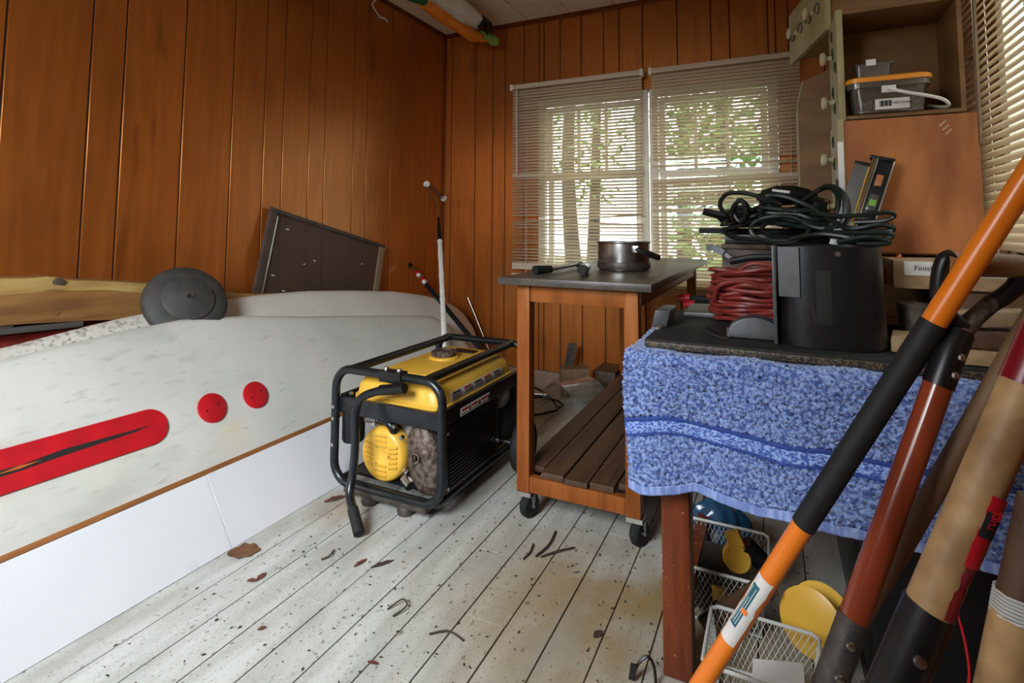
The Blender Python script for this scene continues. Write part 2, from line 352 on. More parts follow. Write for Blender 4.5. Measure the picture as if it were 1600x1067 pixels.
# left wall
def wall_planks(parent, axis, fixed, cuts, segs_fn, th=.012, inward=1):
    for a, b in zip(cuts, cuts[1:]):
        for z0, z1 in segs_fn(a, b):
            w = b-a-.006
            if axis == 'y': me = plank_mesh('plank', th, w, z1-z0, m_wall, .0025); loc = (fixed+inward*th/2, (a+b)/2, (z0+z1)/2)
            else: me = plank_mesh('plank', w, th, z1-z0, m_wall, .0025); loc = ((a+b)/2, fixed+inward*th/2, (z0+z1)/2)
            inst('plank', me, parent, loc)
wl = MB().box(XL-.1, XL-.004, YF, YB+.1, -.06, ZC+.08).build('wall_left', m_groove); tag(wl, 'orange brown grooved wood panelling left wall', kind='structure')
ycuts = [YF, -.35, -.15, -.03, .16, .28, .53, .66, .909, 1.179, 1.304, 1.561, 1.814, 2.006, 2.131, 2.319, 2.444, 2.688, 2.816, 3.071, 3.320, 3.520, 3.664, YB]
wall_planks(wl, 'y', XL-.012, ycuts, lambda a, b: [(0, ZC)])
# back wall, with the double window opening
WX0, WX1, WZ0, WZ1 = -1.60, .035, .665, 2.02
wb = MB().box(XL, WX0, YB+.004, YB+.1, -.06, ZC+.08).box(WX1, XR, YB+.004, YB+.1, -.06, ZC+.08).box(WX0, WX1, YB+.004, YB+.1, -.06, WZ0).box(WX0, WX1, YB+.004, YB+.1, WZ1, ZC+.08).build('wall_back', m_groove)
tag(wb, 'dark brown grooved wood panelling back wall around the windows', kind='structure')
xc = sorted([XL, -2.387, -2.159, -1.999, -1.89, -1.727, WX0, -1.559, -1.428, -1.261, -1.09, -.976, -.807, -.571, -.352, -.236, -.008, WX1, .108, .30, .43, XR])
wall_planks(wb, 'x', YB+.012, xc, lambda a, b: [(0, WZ0), (WZ1, ZC)] if a >= WX0-1e-4 and b <= WX1+1e-4 else [(0, ZC)], inward=-1)
# right wall with its window
RY0, RY1, RZ0, RZ1 = 1.0, 2.02, .98, 2.15
wr = MB().box(XR+.004, XR+.1, YF, RY0, -.06, ZC+.08).box(XR+.004, XR+.1, RY1, YB+.1, -.06, ZC+.08).box(XR+.004, XR+.1, RY0, RY1, -.06, RZ0).box(XR+.004, XR+.1, RY0, RY1, RZ1, ZC+.08).build('wall_right', m_groove)
tag(wr, 'wood panelled right wall behind the drawers and window blind', kind='structure')
rc = [YF, -.25, 0, .12, .37, .62, .82, RY0, 1.12, 1.37, 1.5, 1.75, RY1, 2.2, 2.45, 2.57, 2.82, 3.07, 3.27, 3.4, 3.6, YB]
wall_planks(wr, 'y', XR+.012, rc, lambda a, b: [(0, RZ0), (RZ1, ZC)] if a >= RY0-1e-4 and b <= RY1+1e-4 else [(0, ZC)], inward=-1)
# front wall behind the camera, with the open doorway
DX0, DX1, DZ = -1.53, -.57, 2.12
wf = MB().box(XL-.1, DX0, YF-.1, YF, -.06, ZC+.08).box(DX1, XR+.1, YF-.1, YF, -.06, ZC+.08).box(DX0, DX1, YF-.1, YF, DZ, ZC+.08).build('wall_front', m_wall)
tag(wf, 'wood panelled wall with the open doorway', kind='structure')
door = thing('added_half_door', 'half door added unseen behind the camera to block low light', None, ((DX0+DX1)/2, YF-.06, 0)); door['kind'] = 'structure'  # added out of view; closed lower half keeps daylight from under the table
MB().box(DX0+.004, DX1-.004, YF-.08, YF-.04, .004, 1.06).build('light_block_leaf', m_oldwood, door, bevel=.004)
MB().lathe([(.012, 0), (.010, .03), (.026, .045), (.022, .06), (0, .064)], (DX1-.08, YF-.04, .98), (0, 1, 0), 18).build('added_knob', m_dkmetal, door)
# trims under the ceiling
tag(MB().box(XL, XL+.014, YF, YB, ZC-.028, ZC).build('trim_1', m_trim, bevel=.003), 'thin dark wood trim where left wall meets ceiling', kind='structure')
tag(MB().box(XL+.014, XR, YB-.014, YB, ZC-.034, ZC).build('trim_2', m_trim, bevel=.003), 'thin dark wood trim where back wall meets ceiling', kind='structure')
tag(MB().box(XL, XL+.016, YB-.016, YB, 0, ZC-.034).build('trim_3', m_trim, bevel=.003), 'corner bead between left wall and back wall', kind='structure')

# windows
def back_window(nm, x0, x1, label):
    w = thing(nm, label, None, ((x0+x1)/2, YB, WZ0)); w['kind'] = 'structure'
    ya, yb = YB-.016, YB+.03
    for n, b in (('casing', (x0, x0+.055, ya, yb, WZ0, WZ1-.005)), ('casing', (x1-.055, x1, ya, yb, WZ0, WZ1-.005)), ('casing', (x0+.055, x1-.055, ya, yb, WZ1-.06, WZ1-.005)), ('casing', (x0+.055, x1-.055, ya, yb, WZ0, WZ0+.05))):
        MB().box(*b).build(n, m_white, w, bevel=.004)
    zm = 1.425; i0, i1 = x0+.057, x1-.057
    for si, (z0, z1, y) in enumerate(((zm-.02, WZ1-.062, YB+.022), (WZ0+.052, zm+.02, YB+.048))):
        s = MB().box(i0, i0+.042, y, y+.024, z0, z1).box(i1-.042, i1, y, y+.024, z0, z1).box(i0+.042, i1-.042, y, y+.024, z1-.042, z1).box(i0+.042, i1-.042, y, y+.024, z0, z0+.042).build('sash', m_white, w)
        n = 3 if si == 0 else 1; g0, g1 = i0+.042, i1-.042
        for q in range(1, n):
            xm = g0+(g1-g0)*q/n; MB().box(xm-.011, xm+.011, y+.002, y+.022, z0+.042, z1-.042).build('muntin', m_white, s)
        for q in range(n):
            MB().box(g0+(g1-g0)*q/n+.002, g0+(g1-g0)*(q+1)/n-.002, y+.010, y+.013, z0+.04, z1-.04).build('pane', m_glass, s)
    return w
back_window('window_1', -1.598, -.775, 'white double-hung window behind the left blind')
back_window('window_2', -.765, .033, 'white double-hung window behind the right back blind')
MB_sill = MB().box(-1.62, .06, YB-.10, YB+.02, WZ0-.045, WZ0-.004).build('trim_4', m_sill, bevel=.005); tag(MB_sill, 'pale wooden sill under the back windows', kind='structure')
w3 = thing('window_3', 'white window behind the right wall blind', None, (XR, (RY0+RY1)/2, RZ0)); w3['kind'] = 'structure'
for b in ((RY0, RY0+.05, RZ0, RZ1), (RY1-.05, RY1, RZ0, RZ1), (RY0+.05, RY1-.05, RZ1-.05, RZ1), (RY0+.05, RY1-.05, RZ0, RZ0+.05)):
    MB().box(XR+.001, XR+.05, b[0], b[1], b[2], b[3]).build('casing', m_white, w3, bevel=.003)
MB().box(XR+.02, XR+.024, RY0+.05, RY1-.05, RZ0+.05, RZ1-.05).build('pane', m_glass, w3)
MB().box(XR+.012, XR+.032, (RY0+RY1)/2-.02, (RY0+RY1)/2+.02, RZ0+.05, RZ1-.05).build('muntin', m_white, w3)

# ------------------------------------------------------------------ blinds
def blind(axis, a, b, fixed, ztop, zbot, label, tilt, special={}, wand=None, cords=(.12, .88), pitch=.0229, sgn=1):
    mid = (a+b)/2; L = b-a
    P = (lambda t, n, z: (t, fixed+n, z)) if axis == 'x' else (lambda t, n, z: (fixed+n, t, z))
    w = thing('venetian_blind', label, 'blind', P(mid, 0, zbot))
    def bx(t0, t1, n0, n1, z0, z1, name, M, par=w, bev=0):
        p, q = P(t0, n0, z0), P(t1, n1, z1)
        return MB().box(min(p[0], q[0]), max(p[0], q[0]), min(p[1], q[1]), max(p[1], q[1]), z0, z1).build(name, M, par, bevel=bev)
    hr = bx(a, b, -.02, .02, ztop-.035, ztop, 'headrail', m_slat, bev=.003)
    for e in (a, b): bx(e-.012, e+.012, -.024, .024, ztop-.042, ztop+.006, 'bracket', m_white, hr, .003)
    n = int((ztop-.045-zbot)/pitch); hw = .0128
    # slat mesh along local x, curved section
    s = MB(); prof = [(-1, 0), (-.5, .0018), (0, .0024), (.5, .0018), (1, 0)]
    for x in (-L/2+.004, L/2-.004): s.v += [V((x, q*hw, z)) for q, z in prof]+[V((x, q*hw, z-.0007)) for q, z in reversed(prof)]
    kk = 10; s.f = [[i, (i+1) % kk, kk+(i+1) % kk, kk+i] for i in range(kk)]+[list(range(kk))[::-1], list(range(kk, 2*kk))]
    o = s.build('slat', m_slat, None); me = o.data; bpy.data.objects.remove(o)
    for i in range(n):
        z = ztop-.052-i*pitch; t = tilt+random.uniform(-2, 2); dz = 0; ry = random.uniform(-.001, .001)*1.2
        if i in special:
            sp = special[i]
            if sp is None: continue
            t, dz, ry = sp
        if axis == 'x': inst('slat', me, w, P(mid, 0, z+dz), (R(-t), ry, 0))
        else: inst('slat', me, w, P(mid, 0, z+dz), (R(-t), ry, R(90*sgn)))
    bx(a+.004, b-.004, -.013, .013, zbot, zbot+.012, 'bottom_rail', m_slat, bev=.002)
    for c in cords:
        t = a+L*c
        for nn in (-.0145, .0145): MB().tube([P(t, nn, zbot+.01), P(t, nn, ztop-.03)], .0011, 5).build('ladder_cord', m_wplast, w)
    if wand:
        t, zz = wand; MB().tube([P(t, -.028*1, ztop-.03), P(t+.004, -.032, zz)], .0045, 6).build('wand', m_wplast, w)
    return w
sp1 = {28: (60, 0, 0), 29: (30, 0, 0), 42: (25, -.006, -.05), 43: (15, -.004, .045), 57: (75, 0, .004), 58: (80, .0, .002), 59: None}
for i in range(46, 52): sp1[i] = (12+i % 3*6, random.uniform(-.004, .004), random.uniform(-.004, .004))
blind('x', -1.786, -.796, YB-.085, 2.135, .70, 'cream venetian blind over left window, slats bent and uneven', 27, sp1, wand=(-1.735, 1.44))
sp2 = {26: None, 28: (-5, -.004, .0), 29: (-5, -.002, 0), 30: None, 31: (85, .0, -.022), 32: (40, .002, -.018), 33: (40, .004, -.014), 34: (40, .002, -.010), 35: (42, 0, -.008), 36: (40, 0, -.004), 37: (38, 0, 0), 38: (75, 0, -.012), 39: None, 40: (75, .004, -.010), 41: None}
for i in range(42, 66): sp2[i] = (34+random.uniform(-4, 4), 0, random.uniform(-.002, .006))
blind('x', -.737, .166, YB-.085, 2.135, .615, 'cream venetian blind over right back window, gap of missing slats', 30, sp2, cords=(.1, .5, .93))
blind('y', .88, 2.14, XR-.05, 2.32, .97, 'cream venetian blind on right wall, slats nearly closed', -62, {}, cords=(.10, .5, .87), sgn=-1)

# ------------------------------------------------------------------ outside: ground and trees beyond the windows
tag(MB().box(-16, 16, -12, 26, -.5, -.35).build('ground', m_ground), 'leafy forest ground outside the windows', kind='structure')
def tree(x, y, h, r, label, seed, nleaf=900, low=.2):
    rn = random.Random(seed); t = thing('tree', label, 'tree', (x, y, -.35), 'trees outside the back windows')
    path = spline([(x, y, -.35), (x+rn.uniform(-.2, .2), y, h*.4), (x+rn.uniform(-.4, .4), y+rn.uniform(-.3, .3), h)], 6)
    MB().tube(path, [r*(1-.75*i/(len(path)-1)) for i in range(len(path))], 10).build('trunk', m_bark, t)
    f = MB()
    for k in range(nleaf):
        a = rn.uniform(0, 6.283); z = h*rn.uniform(low, 1.05); rad = (.75*math.sin(min(1, (z/h))*2.6)+.25)*math.sqrt(rn.random())
        c = V((x+rad*math.cos(a), y+rad*math.sin(a), z)); d = V((rn.gauss(0, 1), rn.gauss(0, 1), rn.gauss(0, .5))).normalized(); e = d.orthogonal().normalized()
        l = rn.uniform(.06, .13); f.add([c-d*l, c+e*l*.5+V((0, 0, .01)), c+d*l, c-e*l*.5], [(0, 1, 2, 3)])
    o = f.build('foliage', m_foliage, t, smooth=False); o['kind'] = 'stuff'
for q in ((-2.75, 8.0, 6.5, .15, 'tall tree with bare lower trunk behind left window', 1, 380, .30), (-4.9, 10.4, 7, .16, 'tree farthest to the left outside', 2, 700, .25), (-.55, 8.2, 6, .13, 'dense leafy tree filling the right back window', 3, 2600, .06),
          (1.7, 9.2, 6.5, .14, 'leafy tree at far right outside', 4, 1300, .1), (-1.9, 13.0, 8, .2, 'tree farthest back between the two windows', 5, 900, .1), (-4.4, 14, 8, .2, 'tall tree far back in left window', 6, 600, .2)):
    tree(q[0], q[1], q[2], q[3], q[4], q[5], q[6], q[7])
def bush(x, y, r, label, seed):
    rn = random.Random(seed); f = MB()
    for k in range(420):
        d0 = V((rn.gauss(0, 1), rn.gauss(0, 1), abs(rn.gauss(0, 1)))).normalized()*r*rn.uniform(.4, 1)
        c = V((x, y, -.35))+d0; d = V((rn.gauss(0, 1), rn.gauss(0, 1), rn.gauss(0, 1))).normalized(); e = d.orthogonal().normalized(); l = rn.uniform(.05, .10)
        f.add([c-d*l, c+e*l*.55, c+d*l, c-e*l*.55], [(0, 1, 2, 3)])
    single('bush', f, m_foliage, label, 'bush', smooth=False)
bush(-2.6, 6.0, 1.1, 'low green bush outside the left window', 21); bush(-.4, 5.8, 1.5, 'low green bush outside the right back window', 22)

# ------------------------------------------------------------------ leaning boards on the left
def interp(tab, y):
    if y <= tab[0][0]: return tab[0][1]
    for (a, p), (b, q) in zip(tab, tab[1:]):
        if y <= b: return p+(q-p)*(y-a)/(b-a)
    return tab[-1][1]
def board(A, B, top, cen, y0, y1, th, n=44):
    """leaning board: A bottom line point, B top line point (x,z); top/cen tables give u by Y"""
    ax, az = A; d = V((B[0]-ax, 0, B[1]-az)).normalized(); nn = V((d.z, 0, -d.x))
    if nn.x < 0: nn = -nn
    rings = []
    for i in range(n+1):
        t = i/n; t = (1-math.cos(math.pi*t))/2*.35+t*.65; y = y0+(y1-y0)*t
        c = interp(cen, y); hw = max(.012, interp(top, y)-c)
        e = min((y1-y)/.22, (y-y0)/.22, 1); tk = th*(.30+.70*max(0, e)**.5)
        ring = []
        for k in range(28):
            a = 2*math.pi*k/28; ca, sa = math.cos(a), math.sin(a)
            u = c+hw*math.copysign(abs(ca)**.75, ca); w = tk/2*math.copysign(abs(sa)**.55, sa)*1.0-th/2
            ring.append(V((ax, y, az))+d*u+nn*w)
        rings.append(ring)
    return MB().loft(rings), d, nn
A1 = (-1.72, .08); U1 = V((-.523, 0, .853)); N1 = V((.853, 0, .523))
def onb(y, u, w=0): return V((A1[0], y, A1[1]))+U1*u+N1*w
top1 = [(-.45, .36), (-.4, .44), (-.2, .55), (.2, .63), (.81, .689), (.974, .704), (1.172, .723), (1.386, .732), (1.696, .70), (1.968, .652), (2.3, .602), (2.6, .556), (2.85, .515), (2.98, .485), (3.11, .403), (3.178, .307), (3.215, .20)]
cen1 = [(-.45, .32), (.4, .345), (1.7, .335), (2.3, .29), (2.8, .24), (3.215, .185)]
wb1 = thing('windsurf_board', 'scuffed white windsurfing board with red daggerboard slot leaning in front', 'windsurf board', (-1.72, 1.4, .0))
mb, d1, n1 = board(A1, (-2.1, .70), top1, cen1, -.45, 3.215, .13)
hull = mb.build('hull', m_board, wb1, ang=60)
# red slot plate: stadium
def stadium(yc0, yc1, u0, u1, r, w, n=14, slope=None):
    pts = []
    for k in range(n+1):
        a = -math.pi/2+math.pi*k/n; pts.append((yc1+r*math.cos(a), u1+r*math.sin(a)))
    for k in range(n+1):
        a = math.pi/2+math.pi*k/n; pts.append((yc0+r*math.cos(a), u0+r*math.sin(a)))
    return [onb(y, u, w) for y, u in pts]
plate = MB().extrude(stadium(.42, 1.147, .357, .348, .060, -.008), N1*.0135).build('slot_plate', m_redpl, wb1, bevel=.002, segs=1)
plate['label'] = 'red daggerboard slot plate'
sl = [(1.150, .352), (.906, .362), (.80, .355), (.62, .366), (.50, .366), (.50, .348), (.62, .342), (.80, .340), (.906, .344), (1.10, .346)]
MB().extrude([onb(y, u, .0050) for y, u in sl], N1*.0012).build('slot', m_darkslot, plate)
MB().extrude([onb(y, u, .0058) for y, u in ((.74, .349), (.80, .354), (.85, .350), (.80, .346))], N1*.0016).build('torn_lip', m_cordorg, plate)
for (y, u, r) in ((1.371, .346, .055), (1.557, .343, .054)):
    cap = MB().lathe([(0, .0075), (r*.9, .0075), (r, .005), (r, -.01), (0, -.01)], onb(y, u), N1, 32).build('mast_cap', m_redpl, wb1)
    for q in (-.5, .5): MB().lathe([(.004, .0072), (.004, .0082), (0, .0082)], onb(y+q*r*.9, u+q*.012), N1, 8).build('screw_hole', m_darkslot, cap)
A2 = (-1.90, .08)
top2 = [(-.3, .40), (0, .56), (.5, .64), (.862, .675), (1.038, .699), (1.183, .719), (1.482, .742), (1.83, .748), (2.143, .738), (2.518, .699), (2.855, .655), (3.17, .587), (3.367, .519), (3.494, .451), (3.56, .377), (3.60, .30)]
cen2 = [(-.3, .36), (1.5, .36), (2.8, .32), (3.60, .25)]
wb2 = thing('windsurf_board', 'mould spotted white windsurfing board standing behind the scuffed one', 'windsurf board', (-1.95, 1.5, 0))
mb, d2, n2 = board(A2, (-2.25, .73), top2, cen2, -.3, 3.60, .13)
mb.build('hull', m_board2, wb2, ang=60)
# white melamine panel leaning at the floor
pn = thing('melamine_panel', 'long white panel with brown edge leaning low against windsurfing board', 'panel', (-1.62, 1.0, 0))
b0, b1 = V((-1.622, 0, .001)), V((-1.766, 0, .206)); dd = (b1-b0).normalized(); pnn = V((dd.z, 0, -dd.x)); LL = (b1-b0).length
def pbox(y0, y1, s0, s1, w0, w1):
    return MB().obox(b0+dd*(s0+s1)/2+pnn*(w0+w1)/2+V((0, (y0+y1)/2, 0)), dd*(s1-s0)/2, V((0, (y1-y0)/2, 0)), pnn*(w1-w0)/2)
pbox(-.30, 1.2625, 0, LL-.001, -.013, 0).build('face_board', m_panel, pn, bevel=.0008, segs=1)
pbox(1.2645, 2.3, 0, LL-.001, -.013, 0).build('face_board', m_panel, pn, bevel=.0008, segs=1)
pbox(-.30, 2.3, LL, LL+.016, -.022, .001).build('edge_strip', m_edge, pn, bevel=.002)
# live-edge slab on top of the boards
def slab_ring(y):
    zt = interp([(.2, .90), (.91, .875), (1.0, .868), (1.05, .872), (1.12, .850), (1.204, .843), (1.396, .815), (1.6, .772), (1.9, .715), (2.15, .69)], y)
    zb = interp([(.2, .73), (.92, .712), (1.17, .69), (1.43, .66), (1.9, .60), (2.15, .585)], y)
    w = .012*math.sin(y*9)
    return [V((-2.40, y, zb)), V((-2.355, y, zb)), V((-2.350, y, zb+(zt-zb)*.5)), V((-2.356-.004*math.sin(y*17), y, zt-.045-w)), V((-2.38, y, zt-.008)), V((-2.405, y, zt)), V((-2.44, y, zt-.006)), V((-2.44, y, zb))]
sb = MB().loft([slab_ring(.2+1.95*i/40) for i in range(41)])
slab = thing('live_edge_slab', 'rough live-edge wooden slab lying along left wall behind the boards', 'plank', (-2.4, 1.0, .585))
sl_o = sb.build('slab', m_slab, slab, ang=50)
m_sap = mat('pale_sapwood', (.50, .34, .12), (.36, .21, .06), rough=.6, scale=5, stretch=(7, 1, 7), bump=.15)
def sap_ring(y):
    q = slab_ring(y); a, b = q[3], q[4]; a = q[2]+(a-q[2])*.80; o_ = V((.0012, 0, .0008))
    return [a+o_, q[3]+o_, b+o_, b-V((.006, 0, .006)), a-V((.008, 0, 0))]
MB().loft([sap_ring(.2+1.95*i/60) for i in range(61)]).build('sapwood_edge', m_sap, slab, ang=50)
for y, z, r in ((1.075, .838, .020), (1.07, .735, .017), (.93, .725, .030)):
    MB().lathe([(0, .0008), (r*.8, .0006), (r, -.001), (r, -.008), (0, -.008)], (-2.360 if r > .018 else -2.3535, y, z), (1, 0, 0), 14).build('knot', m_edge if r < .018 else m_frame, slab)
single('folded_tarpaulin', MB().sheet(lambda u, v: (-2.372-.012*math.sin(v*3.1)+.004*math.sin(u*30), .25+.98*u, .640+.052*v-.03*u), 30, 8, .02), m_cordred, 'dull red tarpaulin tucked under the live-edge slab', 'tarpaulin')
single('metal_bar', MB().beam((-2.372, .25, .716), (-2.372, 1.16, .680), .030, .022), m_lvl, 'dark grey metal bar squeezed under the live-edge slab', 'bar', bevel=.003)
# round iron base
dc = V((-2.195, 1.450, .742)); dax = V((.80, -.20, .54)).normalized()
dsk = thing('parasol_base', 'black round iron base disc propped against the live-edge slab', 'disc', (-2.195, 1.45, .60))
MB().lathe([(0, -.03), (.150, -.03), (.160, -.018), (.160, -.004), (.150, .008), (.095, .020), (0, .021)], dc, dax, 48).build('disc', m_iron, dsk)
MB().lathe([(.096, .018), (.100, .024), (.092, .030), (.03, .036), (.02, .040), (0, .040)], dc, dax, 40).build('raised_centre', m_iron, dsk)
MB().lathe([(.012, .038), (.012, .046), (.009, .046), (.009, .040), (0, .040)], dc, dax, 14).build('socket', m_rust, dsk)

# insect screen leaning on the wall
scr = thing('window_screen', 'old insect screen in dark wooden frame leaning on left wall', 'window screen', (-2.42, 2.4, .6))
o0 = V((-2.425, 2.039, 1.154)); ex = V((0, .946, -.229)).normalized(); ey = V((.045, -.229, -.946)).normalized(); en = ex.cross(ey).normalized()
Wd, Hd = .973, .62
def sbar(u0, u1, v0, v1, nm, M): return MB().obox(o0+ex*(u0+u1)/2+ey*(v0+v1)/2, ex*(u1-u0)/2, ey*(v1-v0)/2, en*.010).build(nm, M, scr, bevel=.002)
sbar(0, Wd, 0, .022, 'rail', m_frame); sbar(0, Wd, Hd-.03, Hd, 'rail', m_frame); sbar(0, .045, .022, Hd-.03, 'stile', m_frame); sbar(Wd-.05, Wd, .022, Hd-.03, 'stile', m_oldwood)
MB().obox(o0+ex*(.0485)+ey*(.3), ex*.0035, ey*.26, en*.012).build('bead', m_metal, scr)
MB().obox(o0+ex*Wd/2+ey*Hd/2, ex*(Wd/2-.045), ey*(Hd/2-.02), en*.0008).build('mesh', m_mesh, scr)
for q in range(9):
    MB().obox(o0+ex*random.uniform(.1, .85)+ey*random.uniform(.05, .45)-en*(.0016 if en.x < 0 else -.0016), ex*random.uniform(.003, .012), ey*.003, en*.0008).build('paint_fleck', m_paper, scr)

# paint roller on a pole
pr = thing('paint_roller', 'paint roller frame on white taped pole standing in the corner', 'paint roller', (-1.67, 2.64, 0))
pA, pB = V((-1.675, 2.643, .012)), V((-2.15, 3.242, 1.073)); pd = (pB-pA).normalized()
MB().tube([pA, pA+(pB-pA)*.90], .0135, 10).build('pole', m_wplast, pr)
tape = MB()
for q in range(26):
    t0 = .34+q*.0212; c = pA+(pB-pA)*t0; tape.tube([c, c+pd*.024], [.0155+random.uniform(0, .003), .0155+random.uniform(0, .004)], 7)
tape.build('torn_tape', m_paper, pr)
MB().tube([pA+(pB-pA)*.895, pB, pB+V((-.01, .01, .05))], [.017, .013, .008], 10).build('grip', m_black, pr)
e1, e2 = V((-2.19, 3.141, 1.350)), V((-2.22, 3.407, 1.264))
MB().tube(spline([pB+V((-.008, .008, .04)), V((-2.19, 3.272, 1.20)), V((-2.19, 3.20, 1.27)), e1+V((.0, -.012, -.02)), e1]), .004, 6).build('wire_arm', m_metal, pr)
cg = MB(); ax = (e2-e1).normalized(); u = ax.orthogonal().normalized(); w = ax.cross(u)
for k in range(5): a = k*1.2566; cg.tube([e1+(u*math.cos(a)+w*math.sin(a))*.014, e2+(u*math.cos(a)+w*math.sin(a))*.014], .0028, 5)
cg.build('cage', m_dkmetal, pr)
for e in (e1, e2): MB().lathe([(.007, -.008), (.022, -.008), (.022, .008), (.007, .008), (.007, -.008)], e, ax, 18).build('end_cap', m_wplast, pr)
# dark telescopic pole with red and white label
p0, p1 = V((-2.42, 3.27, .777)), V((-1.66, 3.02, .27)); pl = thing('telescopic_pole', 'black pole with red and white label leaning in the corner', 'pole', (-1.5, 2.97, .0))
dirp = (p1-p0).normalized(); pend = p0+dirp*((p0.z-.02)/-dirp.z)
MB().tube([p0+dirp*.24, pend], .017, 12).build('lower_tube', m_tubeblk, pl)
MB().tube([p0+dirp*.03, p0+dirp*.10], .0125, 12).build('upper_tube', m_metal, pl); MB().tube([p0, p0+dirp*.035], .016, 12).build('end_cap', m_black, pl)
for a, b, M in ((.095, .125, m_redpl), (.125, .155, m_paper), (.155, .175, m_tin), (.175, .205, m_redpl), (.205, .242, m_paper)):
    MB().tube([p0+dirp*a, p0+dirp*b], .0155, 12).build('label', M, pl)
single('metal_rod', MB().tube([(-1.93, 3.71, .0), (-2.19, 3.725, .50)], .006, 8), m_metal, 'thin metal rod leaning on the back wall beyond the board noses', 'rod')
single('ceiling_wire', MB().tube(spline([(-2.395, 2.80, 2.66), (-2.40, 2.815, 2.60), (-2.42, 2.80, 2.555), (-2.40, 2.86, 2.485), (-2.40, 2.885, 2.493), (-2.39, 2.93, 2.475)]), .0045, 6), m_wplast, 'white bent wire hanging from ceiling by the left wall', 'wire')

# rolled flag under the ceiling
fl = thing('rolled_flag', 'rolled green, orange and white flag hanging under the ceiling', 'flag', (-1.98, 2.9, 2.46))
def roll(path, rx, rz, nm, M, n=14, seed=0):
    rn = random.Random(seed); rings = []; path = spline(path, 6); k = len(path)
    for i, p in enumerate(path):
        t = i/(k-1); sc = 1.0 if t < .75 else 1-.6*(t-.75)/.25
        ph = rn.uniform(-.1, .1)
        rings.append([V((p.x+rx*sc*math.cos(a)*(1+.13*math.sin(3*a+ph+t*9)), p.y, p.z+rz*sc*math.sin(a)*(1+.16*math.sin(4*a+t*14)))) for a in [2*math.pi*j/n for j in range(n)]])
    return MB().loft(rings).build(nm, M, fl)
roll([(-1.93, 1.95, 2.60), (-1.93, 2.6, 2.565), (-1.925, 3.1, 2.55), (-1.90, 3.42, 2.53)], .082, .060, 'white_stripe', m_whcl, seed=1)
roll([(-2.03, 1.95, 2.56), (-2.03, 2.5, 2.525), (-2.02, 2.86, 2.515)], .05, .042, 'green_stripe', m_green, seed=2)
roll([(-2.02, 2.84, 2.512), (-2.005, 3.1, 2.49), (-1.97, 3.35, 2.462), (-1.93, 3.50, 2.46)], .050, .042, 'orange_stripe', m_orcl, seed=3)
roll([(-1.925, 3.44, 2.478), (-1.905, 3.52, 2.478), (-1.885, 3.60, 2.455)], .042, .034, 'lime_tip', m_lime, seed=4)
roll([(-1.868, 3.30, 2.525), (-1.862, 3.38, 2.522), (-1.865, 3.46, 2.51)], .034, .050, 'black_patch', m_black, seed=5)
MB().tube([(-1.95, 1.9, 2.60), (-1.92, 3.52, 2.55)], .012, 8).build('pole', m_oldwood, fl)
for y in (2.0, 3.2): MB().tube([(-1.93, y, 2.66), (-1.90, y, 2.55)], .0025, 5).build('string', m_wplast, fl)

# ------------------------------------------------------------------ generator
GX0, GX1, GY0, GY1, GZ0, GZ1 = -1.585, -1.085, 1.675, 2.40, .062, .492
gen = thing('portable_generator', 'yellow and black portable generator in tubular frame on the floor', 'generator', ((GX0+GX1)/2, (GY0+GY1)/2, 0))
def rrect(x0, x1, z0, z1, y, r, n=6):
    pts = []
    for cx, cz, a0 in ((x1-r, z1-r, 0), (x0+r, z1-r, 90), (x0+r, z0+r, 180), (x1-r, z0+r, 270)):
        for k in range(n+1): a = R(a0+90*k/n); pts.append((cx+r*math.cos(a), y, cz+r*math.sin(a)))
    return pts
rt_ = .0165
for y in (GY0, GY1): MB().tube(rrect(GX0, GX1, GZ0, GZ1, y, .075), rt_, 12, closed=True).build('frame_hoop', m_tubeblk, gen)
for x in (GX0+.075, GX1-.075): MB().tube([(x, GY0, GZ1), (x, GY1, GZ1)], rt_, 12).build('top_rail', m_tubeblk, gen)
for x in (GX0+.04, GX1-.02): MB().tube([(x, GY0, GZ0+.008), (x, GY1, GZ0+.008)], rt_, 12).build('bottom_rail', m_tubeblk, gen)
fb = MB().box(GX0+.06, GX1-.06, GY0-.01, GY0+.06, GZ0-.032, GZ0-.012).build('foot_bracket', m_dkmetal, gen, bevel=.004)
for x in (-1.42, -1.25):
    MB().lathe([(.030, 0), (.034, .012), (.028, .030), (.016, .034)], (x, GY0+.02, .0), n=18).build('rubber_foot', m_dkmetal, fb)
    MB().lathe([(.009, 0), (.009, .008), (0, .008)], (x+.03, GY0+.0, GZ0-.012), n=6).build('bolt', m_metal, fb)
MB().box(GX0+.05, GX1-.05, GY0+.05, GY1-.04, GZ0+.012, GZ0+.024).build('base_plate', m_black, gen)
# upper cross panel, side skirts
MB().box(GX0+.01, GX1-.01, GY0+.004, GY0+.022, .318, .380).build('front_panel', m_tubeblk, gen, bevel=.004)
for x0 in (GX0+.004, GX1-.022): MB().box(x0, x0+.018, GY0+.02, GY1-.02, .330, .385).build('side_panel', m_tubeblk, gen, bevel=.003)
# canister at left
MB().lathe([(.0, .20), (.040, .20), (.045, .21), (.045, .315), (0, .32)], (GX0+.045, GY0+.055, 0), n=20).build('charcoal_canister', m_black, gen)
